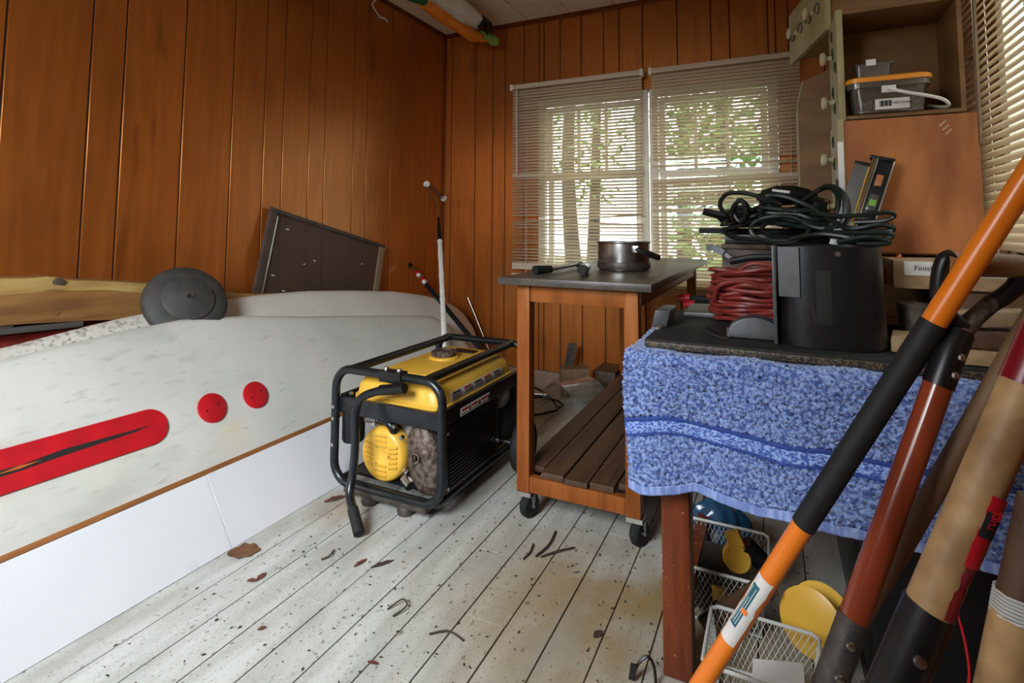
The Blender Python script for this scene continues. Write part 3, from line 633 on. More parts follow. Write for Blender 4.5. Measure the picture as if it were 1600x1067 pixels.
# tank: lofted rounded hump
def tank_ring(z, ins, r=.05, n=6):
    x0, x1, y0, y1 = -1.535+ins, -1.122-ins, 1.715+ins*.8, 2.33-ins*.8; pts = []
    for cx, cy, a0 in ((x1-r, y1-r, 0), (x0+r, y1-r, 90), (x0+r, y0+r, 180), (x1-r, y0+r, 270)):
        for k in range(n+1): a = R(a0+90*k/n); pts.append(V((cx+r*math.cos(a), cy+r*math.sin(a), z)))
    return pts
tank = MB().loft([tank_ring(.375, -.008), tank_ring(.384, -.008), tank_ring(.387, .0), tank_ring(.425, .006), tank_ring(.448, .022), tank_ring(.460, .045), tank_ring(.464, .065)]).build('fuel_tank', m_yel, gen, ang=35)
MB().loft([[p+V((0, .02, 0)) for p in tank_ring(.460, .075, .03)], [p+V((0, .02, 0)) for p in tank_ring(.473, .080, .03)]]).build('raised_top', m_yel, tank, bevel=.004)
MB().lathe([(.066, .470), (.066, .479), (.060, .482), (0, .482)], (-1.34, 2.075, 0), n=32).build('filler_collar', m_yel, tank)
MB().lathe([(.052, .480), (.056, .485), (.056, .499), (.050, .505), (.036, .506), (.033, .501), (.0, .502)], (-1.34, 2.075, 0), n=36).build('fuel_cap', m_rust, tank)
MB().box(-1.37, -1.26, 2.19, 2.24, .473, .480).build('fuel_gauge', m_black, tank, bevel=.003)
def side_sticker(y0, y1, z0, z1, x, M, nm, par, tilt=0):
    return MB().obox((x-tilt*.5*(z1-z0), (y0+y1)/2, (z0+z1)/2), (.0006, 0, 0), (0, (y1-y0)/2, 0), (-tilt*(z1-z0)/2, 0, (z1-z0)/2)).build(nm, M, par)
st = side_sticker(1.79, 2.22, .391, .424, -1.1195, m_paper, 'warning_sticker', tank, .15)
for q in range(5):
    y = 1.80+q*.083
    side_sticker(y, y+.055, .416, .422, -1.1188, m_redpl if q % 2 else m_ink, 'printed_line', st, .15)
    for l in range(3): side_sticker(y, y+.07, .398+l*.006, .4005+l*.006, -1.1180, m_tin, 'printed_line', st, .15)
lb = side_sticker(1.80, 2.03, .338, .368, -1.0845, m_paper, 'caution_label', gen)
for q in range(3):
    y = 1.81+q*.075; side_sticker(y, y+.05, .355, .362, -1.0836, m_redpl, 'printed_line', lb); side_sticker(y, y+.045, .343, .346, -1.0836, m_tin, 'printed_line', lb); side_sticker(y+.056, y+.066, .342, .362, -1.0836, m_ink, 'pictogram', lb)
for (y, x) in ((1.71, -1.12), (1.71, -1.54)): MB().lathe([(.010, 0), (.010, .006), (.006, .012), (0, .012)], (x, y, .382), n=6).build('bolt', m_metal, gen)
# recoil starter
rc_c = V((-1.376, 1.705, .180)); rec = MB().lathe([(.100, -.055), (.103, -.02), (.097, -.004), (.088, .004), (.03, .006), (.026, .003), (0, .003)], rc_c, (0, -1, 0), 40).build('recoil_starter', m_yel, gen)
for cx in (-1, 0, 1):
    for r_ in range(9):
        zz = -.072+r_*.018; half = .030 if cx == 0 else .022; xx = cx*.058
        if math.hypot(abs(xx)+half*.7, zz) > .090 or (cx == 0 and abs(zz) < .03): continue
        MB().obox(rc_c+V((xx, -.0062, zz)), (half*.92, 0, .004*cx), (0, .0038, 0), (0, -.002, .0052)).build('louvre', m_yel, rec, bevel=.0015, segs=1)
for a in (0, 120, 240): MB().lathe([(.006, 0), (.006, .004), (0, .004)], rc_c+V((.04*math.cos(R(a)), -.004, .04*math.sin(R(a)))), (0, -1, 0), 8).build('screw', m_rust, rec)
# muffler
mf = []
for y, s in ((1.80, 1), (1.715, 1), (1.700, 1.03), (1.694, 1.0), (1.680, .80), (1.676, .3)):
    mf.append([V((-1.178+.068*s*math.copysign(abs(math.cos(a))**.8, math.cos(a))-.018*s*math.sin(a), y, .200+.117*s*math.copysign(abs(math.sin(a))**.85, math.sin(a)))) for a in [2*math.pi*k/32 for k in range(32)]])
muf = MB().loft(mf).build('muffler', m_rust, gen)
MB().lathe([(.020, 0), (.020, .014), (.013, .014), (.013, .004), (0, .004)], (-1.195, 1.680, .215), (0, -1, 0), 18).build('exhaust_outlet', m_rust, muf)
MB().lathe([(.018, 0), (.020, .008), (.012, .013), (0, .014)], (-1.160, 1.682, .232), (0, -1, 0), 14).build('boss', m_rust, muf)
# engine block, alternator
MB().box(-1.46, -1.22, 1.765, 1.98, .09, .31).build('engine_block', m_alu, gen, bevel=.012)
MB().lathe([(.09, 0), (.105, .03), (.105, .20), (.08, .24)], (-1.36, 2.0, .19), (0, 1, 0), 24).build('alternator', m_dkmetal, gen)
MB().tube([(-1.29, 1.735, .10), (-1.25, 1.72, .085)], .020, 10).build('drain_plug', m_metal, gen); MB().tube([(-1.30, 1.74, .125), (-1.27, 1.735, .12)], .016, 6).build('drain_plug', m_metal, gen)
sp = MB().tube([(-1.475+.014*0+.0045*q*.5, 1.72+.013*math.cos(q*1.05), .298+.013*math.sin(q*1.05)) for q in range(36)], .0022, 5).build('spring', m_metal, gen)
MB().tube(spline([(-1.40, 1.72, .300), (-1.36, 1.715, .302), (-1.335, 1.715, .285), (-1.335, 1.73, .255)]), .016, 10).build('breather_hose', m_black, gen)
for p in ((-1.315, 1.70, .298), (-1.28, 1.70, .262), (-1.42, 1.71, .288)): MB().lathe([(.008, -.01), (.008, .006), (0, .006)], p, (0, -1, 0), 6).build('bolt', m_metal, gen)
# finned heat shield on the right side
hs = MB().box(GX1-.020, GX1-.008, 1.715, 2.13, .085, .322).build('side_grille', m_black, gen, bevel=.004)
for k in range(16):
    z = .098+k*.0135; MB().box(GX1-.0085, GX1-.004, 1.735, 2.115, z, z+.006).build('fin', m_black, hs)
MB().lathe([(.0, 0), (.045, 0), (.055, .03), (.055, .08), (.04, .11)], (-1.16, 2.14, .30), (.3, 1, 0), 18).build('air_housing', m_alu, gen)
MB().box(GX0+.05, GX1-.03, 2.20, 2.37, .10, .36).build('control_box', m_black, gen, bevel=.008)
for z in (.30, .345, .20): MB().lathe([(.007, 0), (.007, .005), (0, .005)], (GX0-.006+.012, GY0-rt_, z), (0, -1, 0), 8).build('bolt', m_metal, gen)
for z in (.11, .305): MB().lathe([(.007, 0), (.007, .005), (0, .005)], (GX1, GY0+.04, z), (1, 0, 0), 8).build('bolt', m_metal, gen)
# folding handle
cl = MB().box(-1.355, -1.255, GY0-.024, GY0+.024, GZ1-.022, GZ1+.020).build('handle_clamp', m_black, gen, bevel=.006)
for x in (-1.335, -1.275): MB().lathe([(.010, 0), (.010, .008), (.006, .014), (0, .014)], (x, GY0-.004, GZ1+.018), n=10).build('bolt', m_metal, cl)
MB().tube([(-1.335, GY0-.035, .445), (-1.225, GY0-.035, .465)], .019, 12).build('pivot', m_black, gen)
hp = spline([(-1.27, GY0-.036, .458), (-1.35, 1.625, .440), (-1.405, 1.61, .41), (-1.418, 1.60, .35), (-1.405, 1.590, .27), (-1.398, 1.575, .17), (-1.39, 1.55, .105), (-1.345, 1.52, .065)], 8)
ha = MB().tube(hp, .0155, 12).build('handle', m_tubeblk, gen)
MB().tube([(-1.350, 1.523, .070), (-1.285, 1.485, .021)], [.0185, .0195], 14).build('grip', m_rubber, ha)
# wheels
for x in (-1.005, -1.64):
    if x < -1.5: continue
    wh = MB().lathe([(.045, -.02), (.085, -.026), (.103, -.020), (.110, -.01), (.110, .01), (.103, .020), (.085, .026), (.045, .02)], (x, 2.20, .110), (1, 0, 0), 32).build('wheel', m_rubber, gen)
    MB().lathe([(0, -.018), (.06, -.018), (.06, .018), (.015, .022), (0, .022)], (x, 2.20, .110), (1, 0, 0), 20).build('rim', m_black, wh)
MB().tube([(GX0+.03, 2.20, .110), (-1.0, 2.20, .110)], .009, 8).build('axle', m_metal, gen)

# ------------------------------------------------------------------ wheeled workbench cart
ct = thing('workbench_cart', 'long wheeled wooden cart with dark top and slatted lower shelf', 'cart', (-.645, 2.6, 0))
CX0, CX1, CY0, CY1 = -.870, -.420, 1.840, 3.345
MB().box(-.925, -.365, 1.79, 3.40, .842, .868).build('top', m_carttop, ct, bevel=.003)
for x in (CX0, CX1-.05):
    for y in (CY0, CY1-.05):
        MB().box(x, x+.05, y, y+.05, .098, .842).build('leg', m_cart, ct, bevel=.004)
        c = thing('caster', None, None, (x+.025, y+.025, 0)); c.parent = ct; c.location = V((x+.025, y+.025, 0))-wloc(ct)
        cw = V((x+.025, y+.025, 0))
        MB().lathe([(.012, -.014), (.036, -.016), (.043, -.008), (.043, .008), (.036, .016), (.012, .014)], cw+V((.012, .01, .043)), (1, -.35, 0), 22).build('wheel', m_rubber, c)
        MB().tube([cw+V((-.010, .018, .043)), cw+V((.034, .002, .043))], .006, 8).build('axle', m_metal, c)
        for s in (-1, 1): MB().extrude([cw+V((.012+s*.020, .01-s*.007, .035)), cw+V((.012+s*.020, .03-s*.007, .085)), cw+V((.012+s*.020, -.012-s*.007, .085))], (.002*s, 0, 0)).build('fork', m_metal, c)
        MB().box(cw.x-.024, cw.x+.03, cw.y-.024, cw.y+.03, .083, .098).build('plate', m_metal, c)
MB().box(CX0+.05, CX1-.05, CY0+.006, CY0+.028, .778, .842).build('apron', m_cart, ct, bevel=.003)
MB().box(CX0+.05, CX1-.05, CY1-.028, CY1-.006, .778, .842).build('apron', m_cart, ct, bevel=.003)
for x in (CX0+.006, CX1-.028): MB().box(x, x+.022, CY0+.05, CY1-.05, .778, .842).build('apron', m_cart, ct, bevel=.003)
for y in (CY0+.004, CY1-.034): MB().box(CX0+.05, CX1-.05, y, y+.03, .10, .155).build('shelf_rail', m_cart, ct, bevel=.003)
for x in (CX0+.004, CX1-.034): MB().box(x, x+.03, CY0+.05, CY1-.05, .10, .155).build('shelf_rail', m_cartdk, ct, bevel=.003)
sx = [-.866, -.779, -.690, -.600, -.510, -.424]
for k, (a, b) in enumerate(zip(sx, sx[1:])):
    MB().box(a+.003, b-.003, CY0+(.052 if k in (0, 4) else .002+.01*(k % 2)), CY1-(.055 if k in (0, 4) else .01), .1555, .176+.002*(k % 2)).build('shelf_slat', m_cartdk, ct, bevel=.003)
# saucepan
pot = thing('saucepan', 'steel saucepan with black handle on the dark cart top', 'saucepan', (-.60, 2.36, .868))
pc = (-.60, 2.36, .868)
MB().lathe([(0, .004), (.100, .0), (.108, .004), (.112, .018), (.112, .116), (.118, .121), (.118, .124), (.112, .124), (.109, .118), (.109, .02), (.10, .008), (0, .008)], pc, n=48).build('pot_body', m_metal, pot)
MB().lathe([(.1125, .008), (.1145, .012), (.1145, .034), (.1125, .038)], pc, n=48).build('base_band', m_dkmetal, pot)
hb = V((-.60, 2.36, .868))+V((.075, -.085, .095)); hd = V((.70, -.62, -.18)).normalized()
MB().tube([hb-hd*.01, hb+hd*.03, hb+hd*.10, hb+hd*.15], [.009, .012, .014, .011], 10).build('handle', m_black, pot)
MB().box(hb.x-.016, hb.x+.012, hb.y-.012, hb.y+.016, hb.z-.014, hb.z+.014).build('bracket', m_metal, pot, bevel=.003)
# hinged cutter on the cart top
cu = thing('hinged_cutter', 'steel hinged tool with two black grips lying on cart top', 'hand tool', (-.80, 2.1, .868))
z0 = .886
MB().tube([(-.842, 1.94, z0), (-.808, 2.02, z0)], [.018, .015], 12).build('grip', m_rubber, cu); MB().tube([(-.808, 2.02, z0), (-.800, 2.32, z0+.004)], .0095, 10).build('shaft', m_metal, cu)
MB().lathe([(.014, -.012), (.017, 0), (.014, .012)], (-.795, 2.335, z0), n=14).build('hinge', m_dkmetal, cu)
MB().tube([(-.655, 1.955, z0+.006), (-.667, 2.01, z0+.004)], [.018, .019], 12).build('grip', m_rubber, cu); MB().tube([(-.667, 2.01, z0+.004), (-.70, 2.14, z0+.003)], .018, 12).build('sleeve', m_metal, cu); MB().tube([(-.70, 2.14, z0+.003), (-.785, 2.325, z0)], .008, 8).build('shaft', m_metal, cu)

# ------------------------------------------------------------------ clutter on the floor beyond the cart
def bentsheet(c, L, r, a0, a1, yaw, n=14, th=.003):
    c = V(c); M3 = Matrix.Rotation(yaw, 3, 'Z')
    return MB().sheet(lambda u, v: c+M3 @ V((L*(u-.5), r*math.cos(a0+(a1-a0)*v), r*math.sin(a0+(a1-a0)*v))), 8, n, th)
single('plastic_cover', bentsheet((-1.07, 3.06, .012), .26, .15, R(8), R(150), R(62)), m_clear, 'clear curved plastic cover lying beside the cart shelf', 'plastic cover')
single('wooden_offcut', MB().obox((-1.17, 3.33, .085), (.09, .02, .01), (-.02, .045, 0), (0, 0, .083)), m_brownpole, 'rough brown wooden offcut behind the clear plastic cover', 'offcut', bevel=.006)
single('curved_tin_strip', MB().sheet(lambda u, v: (-1.36+.05*v+.06*math.sin(u*1.4), 3.56+.05*v, .012+.25*u), 8, 4, .004), m_tin, 'curved tin strip standing against the back wall', 'tin strip')
single('dark_tool_case', MB().box(-1.08, -.93, 3.42, 3.66, .001, .14), m_cartdk, 'small dark case on floor against back wall behind the cart', 'case', bevel=.01)
single('cable_loop', MB().tube(spline([(-1.30+.15*math.cos(a)+.02*math.sin(3*a), 2.98+.15*math.sin(a), .009+.006*(1+math.sin(2*a))) for a in [6.283*k/14 for k in range(15)]]+[(-1.30, 3.2, .012), (-1.45, 3.32, .012)]), .006, 6), m_cordblk, 'black cable loop lying on floor between generator and cart', 'cable')
single('thin_wire', MB().tube(spline([(-1.16, 2.82, .006), (-1.10, 2.95, .05), (-1.16, 3.1, .11), (-1.24, 3.12, .07), (-1.30, 3.06, .008)]), .003, 5), m_metal, 'thin steel wire curling up beside the black cable', 'wire')
dr = thing('red_hand_drill', 'red and steel hand tool lying on floor past the generator', 'hand tool', (-1.42, 3.1, .0))
MB().tube([(-1.52, 3.08, .03), (-1.38, 3.12, .03)], [.028, .024], 12).build('body', m_cordred, dr); MB().tube([(-1.38, 3.12, .03), (-1.28, 3.15, .03)], .014, 10).build('chuck', m_metal, dr)

# ------------------------------------------------------------------ table under the towel
TB = thing('work_table', 'dark mahogany table covered by a blue towel', 'table', (.12, 1.9, 0))
TX0, TX1, TY0, TY1, TZ = -.325, .575, 1.362, 2.50, .742
MB().box(TX0, TX1, TY0, TY1, .706, TZ).build('tabletop', m_tableleg, TB, bevel=.004)
for x in (-.265, .49):
    for y in (TY0+.012, TY1-.09): MB().box(x, x+.066, y, y+.066, 0, .706).build('leg', m_tableleg, TB, bevel=.006)
for y in (TY0+.03, TY1-.06): MB().box(-.199, .49, y, y+.022, .62, .706).build('apron', m_tableleg, TB, bevel=.003)
for x in (-.245, .515): MB().box(x, x+.022, TY0+.08, TY1-.09, .62, .706).build('apron', m_tableleg, TB, bevel=.003)
MB().box(-.25, -.215, TY0+.08, TY1-.09, .09, .13).build('stretcher', m_tableleg, TB, bevel=.003)
# towel: lies on the table front and hangs down
TW = thing('blue_towel', 'blue terry towel hanging over the front of the work table', 'towel', (.09, 1.35, .42))
rn = random.Random(3)
def zb_t(x): return interp([(-.34, .445), (-.30, .432), (-.22, .44), (-.18, .452), (-.05, .435), (.03, .447), (.1, .430), (.2, .425), (.35, .43), (.55, .44)], x)
def zband(x): return interp([(-.34, .575), (-.25, .592), (-.12, .585), (0, .572), (.08, .575), (.3, .56), (.55, .565)], x)
def tow(x, s, rough=0):
    """s in 0..1 along the drape: 0 back on the table, .22 table edge, 1 bottom hem"""
    x = x+.012*math.sin(s*5+x*9)*s
    if s < .20:
        y = 1.66-(1.66-1.352)*s/.20; z = TZ+.006+.004*math.sin(x*31+s*20); n = V((0, 0, 1))
    elif s < .26:
        a = (s-.20)/.06*math.pi/2; y = 1.352-.016*math.sin(a); z = TZ-.010+.016*math.cos(a); n = V((0, -math.sin(a), math.cos(a)))
    else:
        t = (s-.26)/.74; zb = zb_t(x); z = TZ-.010-(TZ-.010-zb)*t
        y = 1.336-.014*t*(1+math.sin(x*17+1.2))-.006*t*math.sin(x*41); n = V((0, -1, 0))
    return V((x, y, z))+n*(rn.uniform(-1, 1)*rough)
def towel_part(s0, s1, nm, M, rough, nu, nv, off=0.0):
    def fn(u, v):
        x = -.338+.90*u; a = s0(x) if callable(s0) else s0; b = s1(x) if callable(s1) else s1
        return tow(x, a+(b-a)*v, rough)+V((0, -off, 0))
    return MB().sheet(fn, nu, nv, .006).build(nm, M, TW, ang=180)
def s_of(z):
    return lambda x: .26+.74*(TZ-.010-z(x))/(TZ-.010-zb_t(x))
sA, sA2, sB2, sB = s_of(lambda x: zband(x)+.021), s_of(lambda x: zband(x)+.011), s_of(lambda x: zband(x)-.015), s_of(lambda x: zband(x)-.022)
sH = s_of(lambda x: zb_t(x)+.020)
towel_part(0, sA, 'terry_upper', m_towel, .0024, 260, 130)
towel_part(sA, sA2, 'band_edge', m_bandedge, .0003, 150, 3, -.001); towel_part(sA2, sB2, 'woven_band', m_band, .0004, 220, 8, -.001); towel_part(sB2, sB, 'band_edge', m_bandedge, .0003, 150, 3, -.001)
towel_part(sB, sH, 'terry_lower', m_towel, .0024, 260, 42); towel_part(sH, 1.0, 'hem', m_hem, .0005, 200, 6)
ctg = MB().sheet(lambda u, v: (.375+.05*u, 1.322-.004*math.sin(v*3), .452-.05*v+.006*u), 4, 6, .0006).build('care_tag', m_paper, TW)
for k in range(5): MB().box(.380, .380+.036*(1-.1*(k % 3)), 1.3155, 1.3165, .440-k*.006, .4425-k*.006).build('printed_line', m_tin, ctg)

# ------------------------------------------------------------------ things on the table
Z1 = TZ+.014
cs = thing('black_case_panel', 'black padded panel with speckled woven front trim lying on towel', 'case', (.0, 1.6, Z1))
MB().box(-.300, .40, 1.375, 1.90, Z1, Z1+.022).build('panel', m_rubber, cs, bevel=.006)
MB().box(-.296, .40, 1.367, 1.378, Z1+.001, Z1+.017).build('woven_trim', m_brass, cs, bevel=.003)
MB().box(-.222, -.200, 1.372, 1.392, Z1-.004, Z1+.004).build('foot', m_rubber, cs)
br = MB().obox((-.290, 1.60, Z1+.045), (.020, .004, 0), (0, .06, 0), (.006, 0, .024)).build('corner_bracket', m_grey, cs, bevel=.005)
MB().lathe([(.012, 0), (.012, .008), (.006, .014), (0, .014)], (-.292, 1.52, Z1+.020), n=10).build('stud', m_metal, br)
single('grey_metal_plate', MB().obox((-.150, 1.86, Z1+.032), (.115, .0, .004), (0, .08, .004), (0, 0, .009)), m_grey, 'grey sheet metal plate lying at back of black panel', 'plate', bevel=.004)
# rubber flap
ff = thing('rubber_mudguard', 'black half-round rubber flap with small tongue lying on black panel', 'rubber flap', (-.05, 1.50, Z1+.022))
arc = [(-.105+.0, 0)]+[(-.045+.06*math.cos(R(180-180*k/14)), .052*math.sin(R(180-180*k/14))) for k in range(15)]
MB().extrude([(p[0]*1.12, 1.475+.02*(p[0]+.05), Z1+.024+max(0, p[1])) for p in arc[1:]], (0, .07, 0)).build('flap', m_grey, ff, bevel=.004)
MB().sheet(lambda u, v: (-.165+.055*u, 1.455+.05*v, Z1+.026+.016*(1-u)**2), 6, 4, .005).build('tongue', m_rubber, ff)
MB().obox((-.112, 1.474, Z1+.036), (.0015, 0, 0), (0, .002, 0), (-.003, 0, .012)).build('bright_edge', m_metal, ff)
# black bin with curved wall
BX, BY, BR = .108, 1.545, .112
bn = thing('black_bin', 'open black curved sheet-metal bin with vertical slot on table', 'bin', (BX, BY, Z1+.024))
zb0, zb1 = Z1+.024, 1.010
def binpt(a, z, r): 
    k = 1+.04*(1-(z-zb0)/(zb1-zb0)); ca, sa = math.cos(a), math.sin(a)
    return V((BX+r*k*math.copysign(abs(ca)**.55, ca), BY+r*k*.98*math.copysign(abs(sa)**.8, sa), z))
MB().sheet(lambda u, v: binpt(R(-172)+R(344)*u, zb0+(zb1-zb0)*v, BR), 64, 10, -.003).build('curved_wall', m_black, bn, ang=50)
MB().lathe([(0, 0), (BR*.9, 0), (BR*.9, .004), (0, .004)], (BX, BY, zb0), n=32).build('bottom', m_black, bn)
fl_ = MB().obox((BX-BR-.001, BY-.085, (zb0+zb1)/2), (.004, .0, 0), (0, .020, 0), (0, 0, (zb1-zb0)/2)).build('flange', m_grey, bn, bevel=.001)
for z in (.83, .94): MB().lathe([(.006, 0), (.006, .004), (0, .004)], (BX-BR-.004, BY-.088, z), (-1, 0, 0), 8).build('rivet', m_black, fl_)
MB().obox((BX-BR+.030, BY-BR*.985, .950), (.022, -.004, 0), (0, .0012, 0), (0, 0, .058)).build('worn_patch', m_grey, bn)
MB().obox((BX-.012, BY-BR-.002, .895), (.016, 0, 0), (0, .003, 0), (0, 0, .062)).build('slot', m_darkslot, bn, bevel=.002)
MB().obox((BX-.034, BY-BR-.004, .862), (.0005, 0, 0), (0, .0006, 0), (-.004, 0, .024)).build('scratch', m_metal, bn)
MB().lathe([(.006, 0), (.006, .003), (0, .003)], (BX+.018, BY-BR, .994), (0, -1, 0), 10).build('rivet', m_metal, bn)
# red extension cord coil
def coil(n, c, rx, ry, rz, jit, seed, turns_pts=14, tilt=0, arc=1.0):
    rn = random.Random(seed); pts = []
    for k in range(int(n*turns_pts)):
        a = 2*math.pi*k/turns_pts; t = k/(n*turns_pts)
        x = c[0]+rx*(1+rn.uniform(-jit, jit))*math.cos(a); y = c[1]+ry*(1+rn.uniform(-jit, jit))*math.sin(a)
        z = c[2]+rz*(2*t-1)+rn.uniform(-.006, .006)+tilt*math.cos(a)*rx
        pts.append((x, y, z))
    return spline(pts, 4)
rd = thing('red_extension_cord', 'coiled dull red extension cord on table beside black bin', 'extension cord', (-.08, 1.74, Z1+.024))
MB().tube(coil(13, (-.055, 1.755, .862), .118, .070, .072, .14, 5, tilt=.03), .0066, 7).build('coil', m_cordred, rd)
MB().tube(spline([(-.165, 1.70, .845), (-.150, 1.685, .885), (-.09, 1.685, .90), (-.03, 1.685, .885), (.02, 1.69, .86)]), .0068, 7).build('loose_turn', m_cordred, rd)
MB().tube(spline([(-.10, 1.70, .93), (-.06, 1.69, .952), (0, 1.69, .945), (.03, 1.70, .925)]), .0068, 7).build('loose_turn', m_cordred, rd)
MB().tube([(-.12, 1.71, .955), (-.065, 1.70, .968), (.01, 1.70, .972)], .010, 8).build('plug', m_cordblk, rd)
single('orange_extension_cable', MB().tube(coil(3, (.262, 1.76, .93), .040, .020, .02, .08, 8, tilt=.9), .0062, 7), m_cordorg, 'small coil of bright orange cable right of the black bin', 'cable')
# clamp bracket sticking out, loppers
single('jaw_clamp', MB().tube(spline([(-.195, 1.80, .992), (-.172, 1.80, .990), (-.140, 1.795, .972), (-.118, 1.79, .955)]), [.013]*8+[.014]*8+[.008]*9, 4), m_grey, 'grey metal clamp jaw poking out left above the red cord', 'clamp')
lp = thing('red_loppers', 'pair of loppers with red grip ends lying behind grey plate', 'loppers', (-.2, 2.2, TZ))
for k, (dx, z, y) in enumerate(((0, .789, 2.24), (.028, .774, 2.17))):
    MB().lathe([(0, -.016), (.012, -.013), (.016, -.004), (.016, .03)], (-.338+dx, y, z-.012), (1, 0, 0), 14).build('red_tip', m_redtag, lp); MB().tube([(-.312+dx, y, z-.012), (-.10+dx, y, z-.012)], .0125, 10).build('grip', m_rubber, lp)
# wooden crate carrying the cords
cr = thing('wooden_crate', 'dark wooden crate under the tangle of dark cords', 'crate', (.02, 2.02, TZ))
for b in ((-.158, .175, 1.90, 1.914), (-.158, .175, 2.17, 2.184)): MB().box(b[0], b[1], b[2], b[3], TZ+.001, .985).build('side', m_cartdk, cr, bevel=.002)
for b in ((-.158, -.144), (.161, .175)): MB().box(b[0], b[1], 1.914, 2.17, TZ+.001, .985).build('end', m_brownpole, cr, bevel=.002)
MB().box(-.16, .177, 1.89, 2.19, .985, 1.0).build('lid', m_cartdk, cr, bevel=.002)
single('dark_board', MB().box(-.235, .10, 1.95, 2.15, 1.034, 1.052), m_rubber, 'flat black board end jutting left under the cords', 'board', bevel=.003)
single('toolbox_tray', MB().box(-.15, .15, 1.915, 2.175, 1.001, 1.033), m_black, 'shallow black tray on the crate below the cords', 'tray', bevel=.004)
# cords tangle
def cord(nm, pts, r, M, label, plug=None):
    t = thing(nm, label, 'cord', V(pts[0])); MB().tube(spline(pts, 8), r, 7).build('cable', M, t)
    if plug:
        p, q = V(plug[0]), V(plug[1]); MB().tube([p, p+(q-p)*.7, q], [.011, .013, .006], 8).build('plug', m_black, t)
    return t
zc = 1.062
cord('power_cord', coil(6, (-.01, 1.955, zc+.030), .140, .075, .026, .18, 11), .0065, m_cordblk, 'black power cord coiled in the middle of the tangle')
cord('power_cord', [(-.01, 1.80, 1.135), (-.02, 1.795, 1.15), (.03, 1.79, 1.145), (.09, 1.765, 1.115), (.14, 1.72, 1.075), (.18, 1.675, 1.052), (.24, 1.662, 1.062), (.268, 1.664, 1.056), (.262, 1.668, 1.046), (.20, 1.68, 1.048)], .0072, m_cordgrn, 'dark green cord sweeping down right across front of tangle')
cord('power_cord', [(-.025, 1.81, 1.14), (.0, 1.79, 1.108), (.05, 1.76, 1.082), (.10, 1.73, 1.055), (.14, 1.72, 1.06), (.160, 1.74, 1.13), (.145, 1.775, 1.168), (.11, 1.80, 1.158), (.06, 1.84, 1.12)], .0072, m_cordgrn, 'dark green cord arching up beside the levels')
cord('power_cord', [(-.135, 1.84, 1.085), (-.155, 1.83, 1.125), (-.135, 1.82, 1.158), (-.085, 1.81, 1.160), (-.035, 1.80, 1.145), (.0, 1.80, 1.125)], .0070, m_cordblk, 'black cord loop standing up at left of tangle', ((-.045, 1.80, 1.148), (.02, 1.795, 1.120)))
cord('power_cord', [(-.12, 1.83, 1.08), (-.115, 1.815, 1.12), (-.09, 1.81, 1.135), (-.08, 1.81, 1.10), (-.095, 1.82, 1.07), (-.115, 1.83, 1.10), (-.10, 1.84, 1.14), (-.075, 1.84, 1.12), (-.07, 1.84, 1.08)], .0065, m_cordblk, 'black cord twisted in small loops at left of tangle', ((-.205, 1.82, 1.105), (-.13, 1.84, 1.085)))
cord('power_cord', [(.01+.075*math.cos(a), 1.74+.006*math.sin(3*a), 1.048+.038*math.sin(a)) for a in [6.283*k/10-.5 for k in range(11)]], .0066, m_cordgrn, 'dark green cord ring at lower front of tangle')
cord('power_cord', [(.045+.08*math.cos(a), 1.765+.006*math.sin(2*a), 1.05+.030*math.sin(a)) for a in [6.283*k/10+.8 for k in range(10)]], .0062, m_cordblk, 'black cord ring behind the green ring')
cord('power_cord', [(.06, 1.86, 1.10), (.10, 1.82, 1.15), (.140, 1.765, 1.172), (.168, 1.72, 1.148), (.172, 1.70, 1.10), (.16, 1.70, 1.065), (.12, 1.72, 1.045), (.19, 1.665, 1.040), (.250, 1.655, 1.042), (.266, 1.656, 1.034), (.24, 1.66, 1.026), (.18, 1.67, 1.03)], .0072, m_cordgrn, 'dark green cord looping tall at right of tangle')
cord('power_cord', [(.04, 1.74, 1.022), (.10, 1.70, 1.036), (.15, 1.68, 1.033), (.19, 1.668, 1.022), (.15, 1.675, 1.015), (.21, 1.655, 1.030), (.254, 1.650, 1.022), (.25, 1.652, 1.014), (.19, 1.66, 1.012)], .0070, m_cordgrn, 'dark green cord lying low along the bin rim')
cord('power_cord', [(-.15, 1.86, 1.045), (-.12, 1.82, 1.024), (-.05, 1.78, 1.018), (.02, 1.76, 1.014), (.07, 1.75, 1.02)], .0066, m_cordblk, 'black cord lying low at left edge of crate')
cord('power_cord', [(.06, 1.80, 1.095), (.11, 1.74, 1.092), (.16, 1.69, 1.086), (.21, 1.668, 1.088), (.262, 1.663, 1.094), (.274, 1.668, 1.084), (.25, 1.672, 1.072), (.19, 1.69, 1.068)], .0058, m_cordgrn, 'thin green cord crossing in front of the levels')
cord('power_cord', coil(3, (-.075, 1.87, 1.085), .065, .035, .030, .25, 17, tilt=.3), .0062, m_cordblk, 'black cord bunched at the left end of the tangle')
cord('power_cord', coil(4, (.075, 1.80, 1.075), .095, .045, .030, .22, 23, tilt=-.15), .0068, m_cordgrn, 'dark green cord coiled at the centre right of tangle')
gd = thing('angle_grinder', 'black power tool half buried on top of the cords', 'power tool', (.07, 1.98, 1.12))
MB().loft([[V((-.045+.17*t, 1.98+s*.035*math.cos(a)*1.1, 1.150+.045*t*(1-t)+s*.030*math.sin(a))) for a in [2*math.pi*k/16 for k in range(16)]] for t, s in ((0, .5), (.06, .9), (.3, 1.1), (.6, 1.05), (.85, .8), (1, .4))]).build('housing', m_black, gd)
MB().lathe([(0, -.02), (.034, -.02), (.04, 0), (.034, .025), (0, .03)], (.115, 1.90, 1.118), (.2, -.3, 1), 16).build('gear_head', m_cordgrn, gd)
MB().obox((.02, 1.940, 1.172), (.025, 0, -.004), (0, .002, .001), (.001, 0, .003)).build('badge', m_paper, gd)
